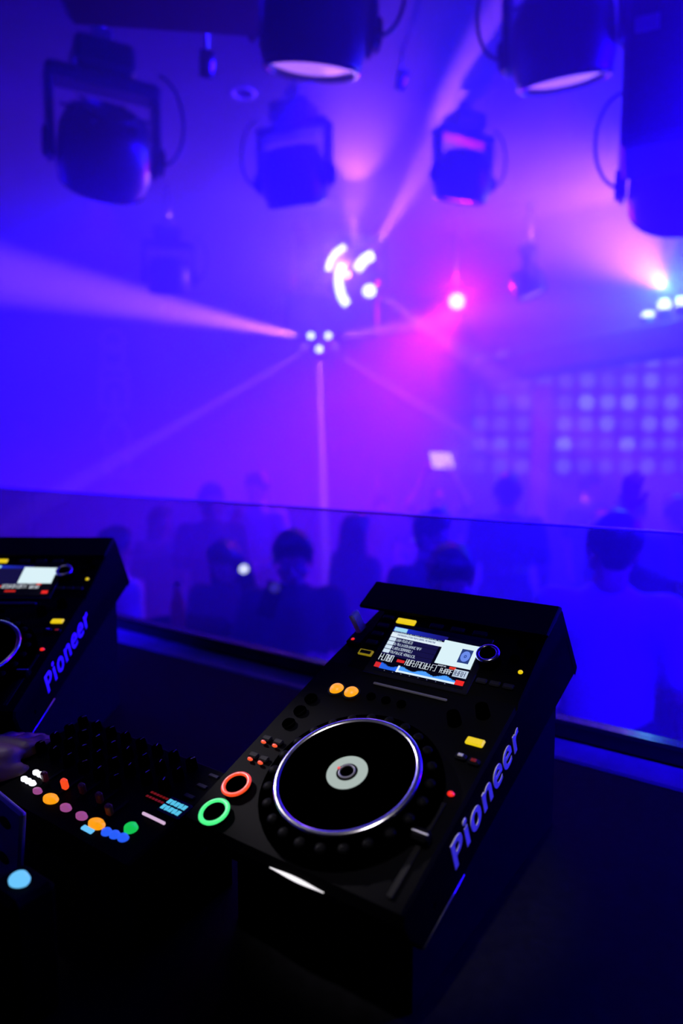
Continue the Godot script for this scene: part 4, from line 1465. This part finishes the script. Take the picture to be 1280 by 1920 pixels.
func person(p: Vector3, height: float, turn: float, pose: String, label: String, shirt: String, hair := "short", skin := "skin", look := Vector3.ZERO, group := "people on the dance floor") -> Node3D:
	var d := pose_parts(pose)
	var k := height / 1.78
	var t := thing("person", label, "person", Transform3D(Basis(Vector3.UP, turn).scaled(Vector3.ONE * k), p), group)
	var ht := Transform3D(Basis.from_euler(look), Vector3(0, 1.515, -0.005))
	var list: Array = (d.list as Array).duplicate()
	list.append([head_part, ht])
	put("body", join_arrays(list), skin, t)
	put("hair", {"short": hair_short, "long": hair_long, "tuft": hair_tuft}[hair], "hair_black" if skin == "skin_dark" or hair == "short" else "hair_brown", t, ht)
	put("shirt", d.shirt, shirt, t)
	put("trousers", pose_cache["legs"], "cloth_denim" if shirt != "cloth_black" else "cloth_black", t)
	put("shoes", pose_cache["shoes"], "soft_black", t)
	for s in [-1.0, 1.0]:
		put("eye", eye_mesh, "eye_white", t, ht * Transform3D(Basis(Vector3.RIGHT, PI / 2), Vector3(s * 0.031, 0.118, 0.074)))
	return t


func on_floor(px: float, depth: float) -> Vector3:
	var q := at(px, 900, depth)
	return Vector3(q.x, 0, q.z)


func tall(py: float, depth: float) -> float:
	return EYE.y - (py - HORIZON) / FOCAL * depth


func crowd() -> void:
	people_parts()
	person(on_floor(548, 3.0), tall(985, 3.0), 0.15, "phone", "person in black T-shirt looking down at a dim phone behind the glass", "cloth_black", "short", "skin", Vector3(0.3, -0.1, 0))
	person(on_floor(846, 2.6), tall(1003, 2.6), -0.2, "stand", "dark-haired person with bowed head right behind the track list player", "cloth_navy", "short", "skin", Vector3(0.5, 0.1, 0))
	person(on_floor(808, 3.5), tall(953, 3.5), 0.5, "stand", "person in black with tufted hair behind the bowed-head person", "cloth_black", "tuft", "skin", Vector3(0.1, 0.5, 0))
	person(on_floor(1150, 2.45), tall(950, 2.45), 2.7, "stand", "person in a white shirt turning away beside the track list player", "cloth_white", "short", "skin", Vector3(0.15, 0.3, 0.1))
	person(on_floor(1335, 2.75), tall(965, 2.75), -1.0, "raise", "person in black with a raised pink-lit forearm next to the white shirt", "cloth_black", "short", "skin", Vector3(0.1, 0, 0))
	person(on_floor(212, 3.65), tall(985, 3.65), 2.4, "stand", "person in a white T-shirt behind the player with white cover screen", "cloth_white", "short", "skin_dark")
	person(on_floor(482, 5.6), tall(884, 5.6), -0.4, "face", "far person in a white top with a hand at the chin", "cloth_white", "short", "skin")
	person(on_floor(395, 4.9), tall(903, 4.9), 0.3, "stand", "dark-haired person in navy standing before the far person in white", "cloth_navy", "short", "skin_dark")
	person(on_floor(952, 4.8), tall(885, 4.8), 2.9, "stand", "broad-shouldered person in navy seen from behind before the column", "cloth_navy", "short", "skin")
	person(on_floor(1186, 4.4), tall(915, 4.4), 2.5, "stand", "person in grey between the white shirt and the lamp wall", "cloth_grey", "short", "skin")
	person(on_floor(1106, 6.6), tall(888, 6.6), 0.4, "stand", "far person in black below the lamp wall", "cloth_black", "short", "skin")
	person(on_floor(425, 3.5), tall(1005, 3.5), -0.3, "phone", "long-haired person in black holding a bright phone behind the glass", "cloth_black", "long", "skin", Vector3(0.35, 0, 0))
	person(on_floor(1272, 4.6), tall(925, 4.6), 3.0, "stand", "dark-haired person in navy beyond the raised forearm", "cloth_navy", "short", "skin")
	person(on_floor(822, 6.2), tall(922, 6.2), 3.0, "hold_up", "far person in black holding a white tablet overhead", "cloth_black", "tuft", "skin")
	person(on_floor(712, 6.9), tall(925, 6.9), 0.6, "raise", "far person in grey with one raised arm", "cloth_grey", "long", "skin")
	person(on_floor(300, 5.2), tall(945, 5.2), 0.8, "stand", "person in grey standing behind the bar table", "cloth_grey", "long", "skin_dark")
	person(on_floor(668, 4.4), tall(960, 4.4), 2.2, "stand", "person in navy beside the person with the dim phone", "cloth_navy", "long", "skin")
	# the DJ stands to the side, one hand on the mixer
	var f := deck_frame(0.0, Vector3.ZERO)
	var wrist := f * mm(-475, -182, 40)
	var bas := Basis(Vector3.UP, deg_to_rad(150.0))
	var dj := person(Vector3(0, 0.5, 0), 1.78, deg_to_rad(150.0), "dj", "DJ in grey at the mixer resting one hand on its front edge", "cloth_grey", "short", "skin_dark", Vector3(0.4, 0, 0), "")
	dj.remove_meta("group")
	var w := bas * Vector3(-0.272, 1.145, 0.30)
	dj.position = Vector3(wrist.x - w.x, 0.5, wrist.z - w.z)
	# things held or set down
	phone(at(457, 1067, 3.18), 0.3, "phone_white", "phone with a blazing white lamp held by the long-haired person", 0.055)
	phone(at(515, 1102, 2.72), -0.3, "phone_dim", "dim phone held by the person in black T-shirt", 0.055)
	var tb := at(828, 864, 6.34)
	var tab := thing("tablet", "white glowing tablet held overhead in the crowd", "tablet", Transform3D(Basis.from_euler(Vector3(-0.45, 0.55, -0.06)), tb))
	put("case", box(Vector3(0.27, 0.175, 0.010), 0.003), "soft_black", tab)
	put("tablet_screen", box(Vector3(0.255, 0.16, 0.003), 0.001), "screen_white", tab, Transform3D(Basis(), Vector3(0, 0, 0.006)))
	area(tab, "tablet_light", Transform3D(Basis(Vector3.UP, PI), Vector3(0, 0, 0.03)), Vector2(0.25, 0.16), Color(1.0, 0.85, 0.95), 0.15)
	# bar table with an amber bottle
	var c := at(332, 1100, 2.95)
	var bt := thing("bar_table", "tall round black bar table behind the booth glass", "table", Transform3D(Basis(), Vector3(c.x, 0, c.z)))
	put("table_top", lathe_hard([Vector2(0, 1.22), Vector2(0.23, 1.22), Vector2(0.24, 1.235), Vector2(0.23, 1.25), Vector2(0, 1.25)], 32), "booth_black", bt)
	put("post", tube_mesh([Vector3(0, 0.02, 0), Vector3(0, 1.225, 0)], 0.035, 14), "steel", bt)
	put("foot", lathe_hard([Vector2(0, 0), Vector2(0.24, 0), Vector2(0.24, 0.015), Vector2(0.04, 0.03), Vector2(0, 0.03)], 28), "steel", bt)
	var bo := thing("bottle", "amber bottle on the tall bar table", "bottle", Transform3D(Basis(), Vector3(c.x, 1.25, c.z)))
	put("glass", lathe([Vector2(0, 0), Vector2(0.03, 0), Vector2(0.032, 0.01), Vector2(0.032, 0.10), Vector2(0.015, 0.15), Vector2(0.013, 0.19), Vector2(0, 0.19)], 18), "amber", bo)
	put("cap", disc(0.015, 0.012, 14), "cap_grey", bo, Transform3D(Basis(), Vector3(0, 0.188, 0)))


func phone(p: Vector3, roll: float, m: String, label: String, size: float) -> void:
	var t := thing("phone", label, "phone", Transform3D(Basis.from_euler(Vector3(-0.5, 0.0, roll)), p))
	put("case", box(Vector3(0.075, 0.15, 0.009), 0.003), "soft_black", t, Transform3D(Basis(), Vector3(0, -0.05, -0.004)))
	put("phone_lamp", dome(size * 0.42, 0.006, 16), m, t, Transform3D(Basis(Vector3.RIGHT, PI / 2), Vector3(0, 0, 0.0)))
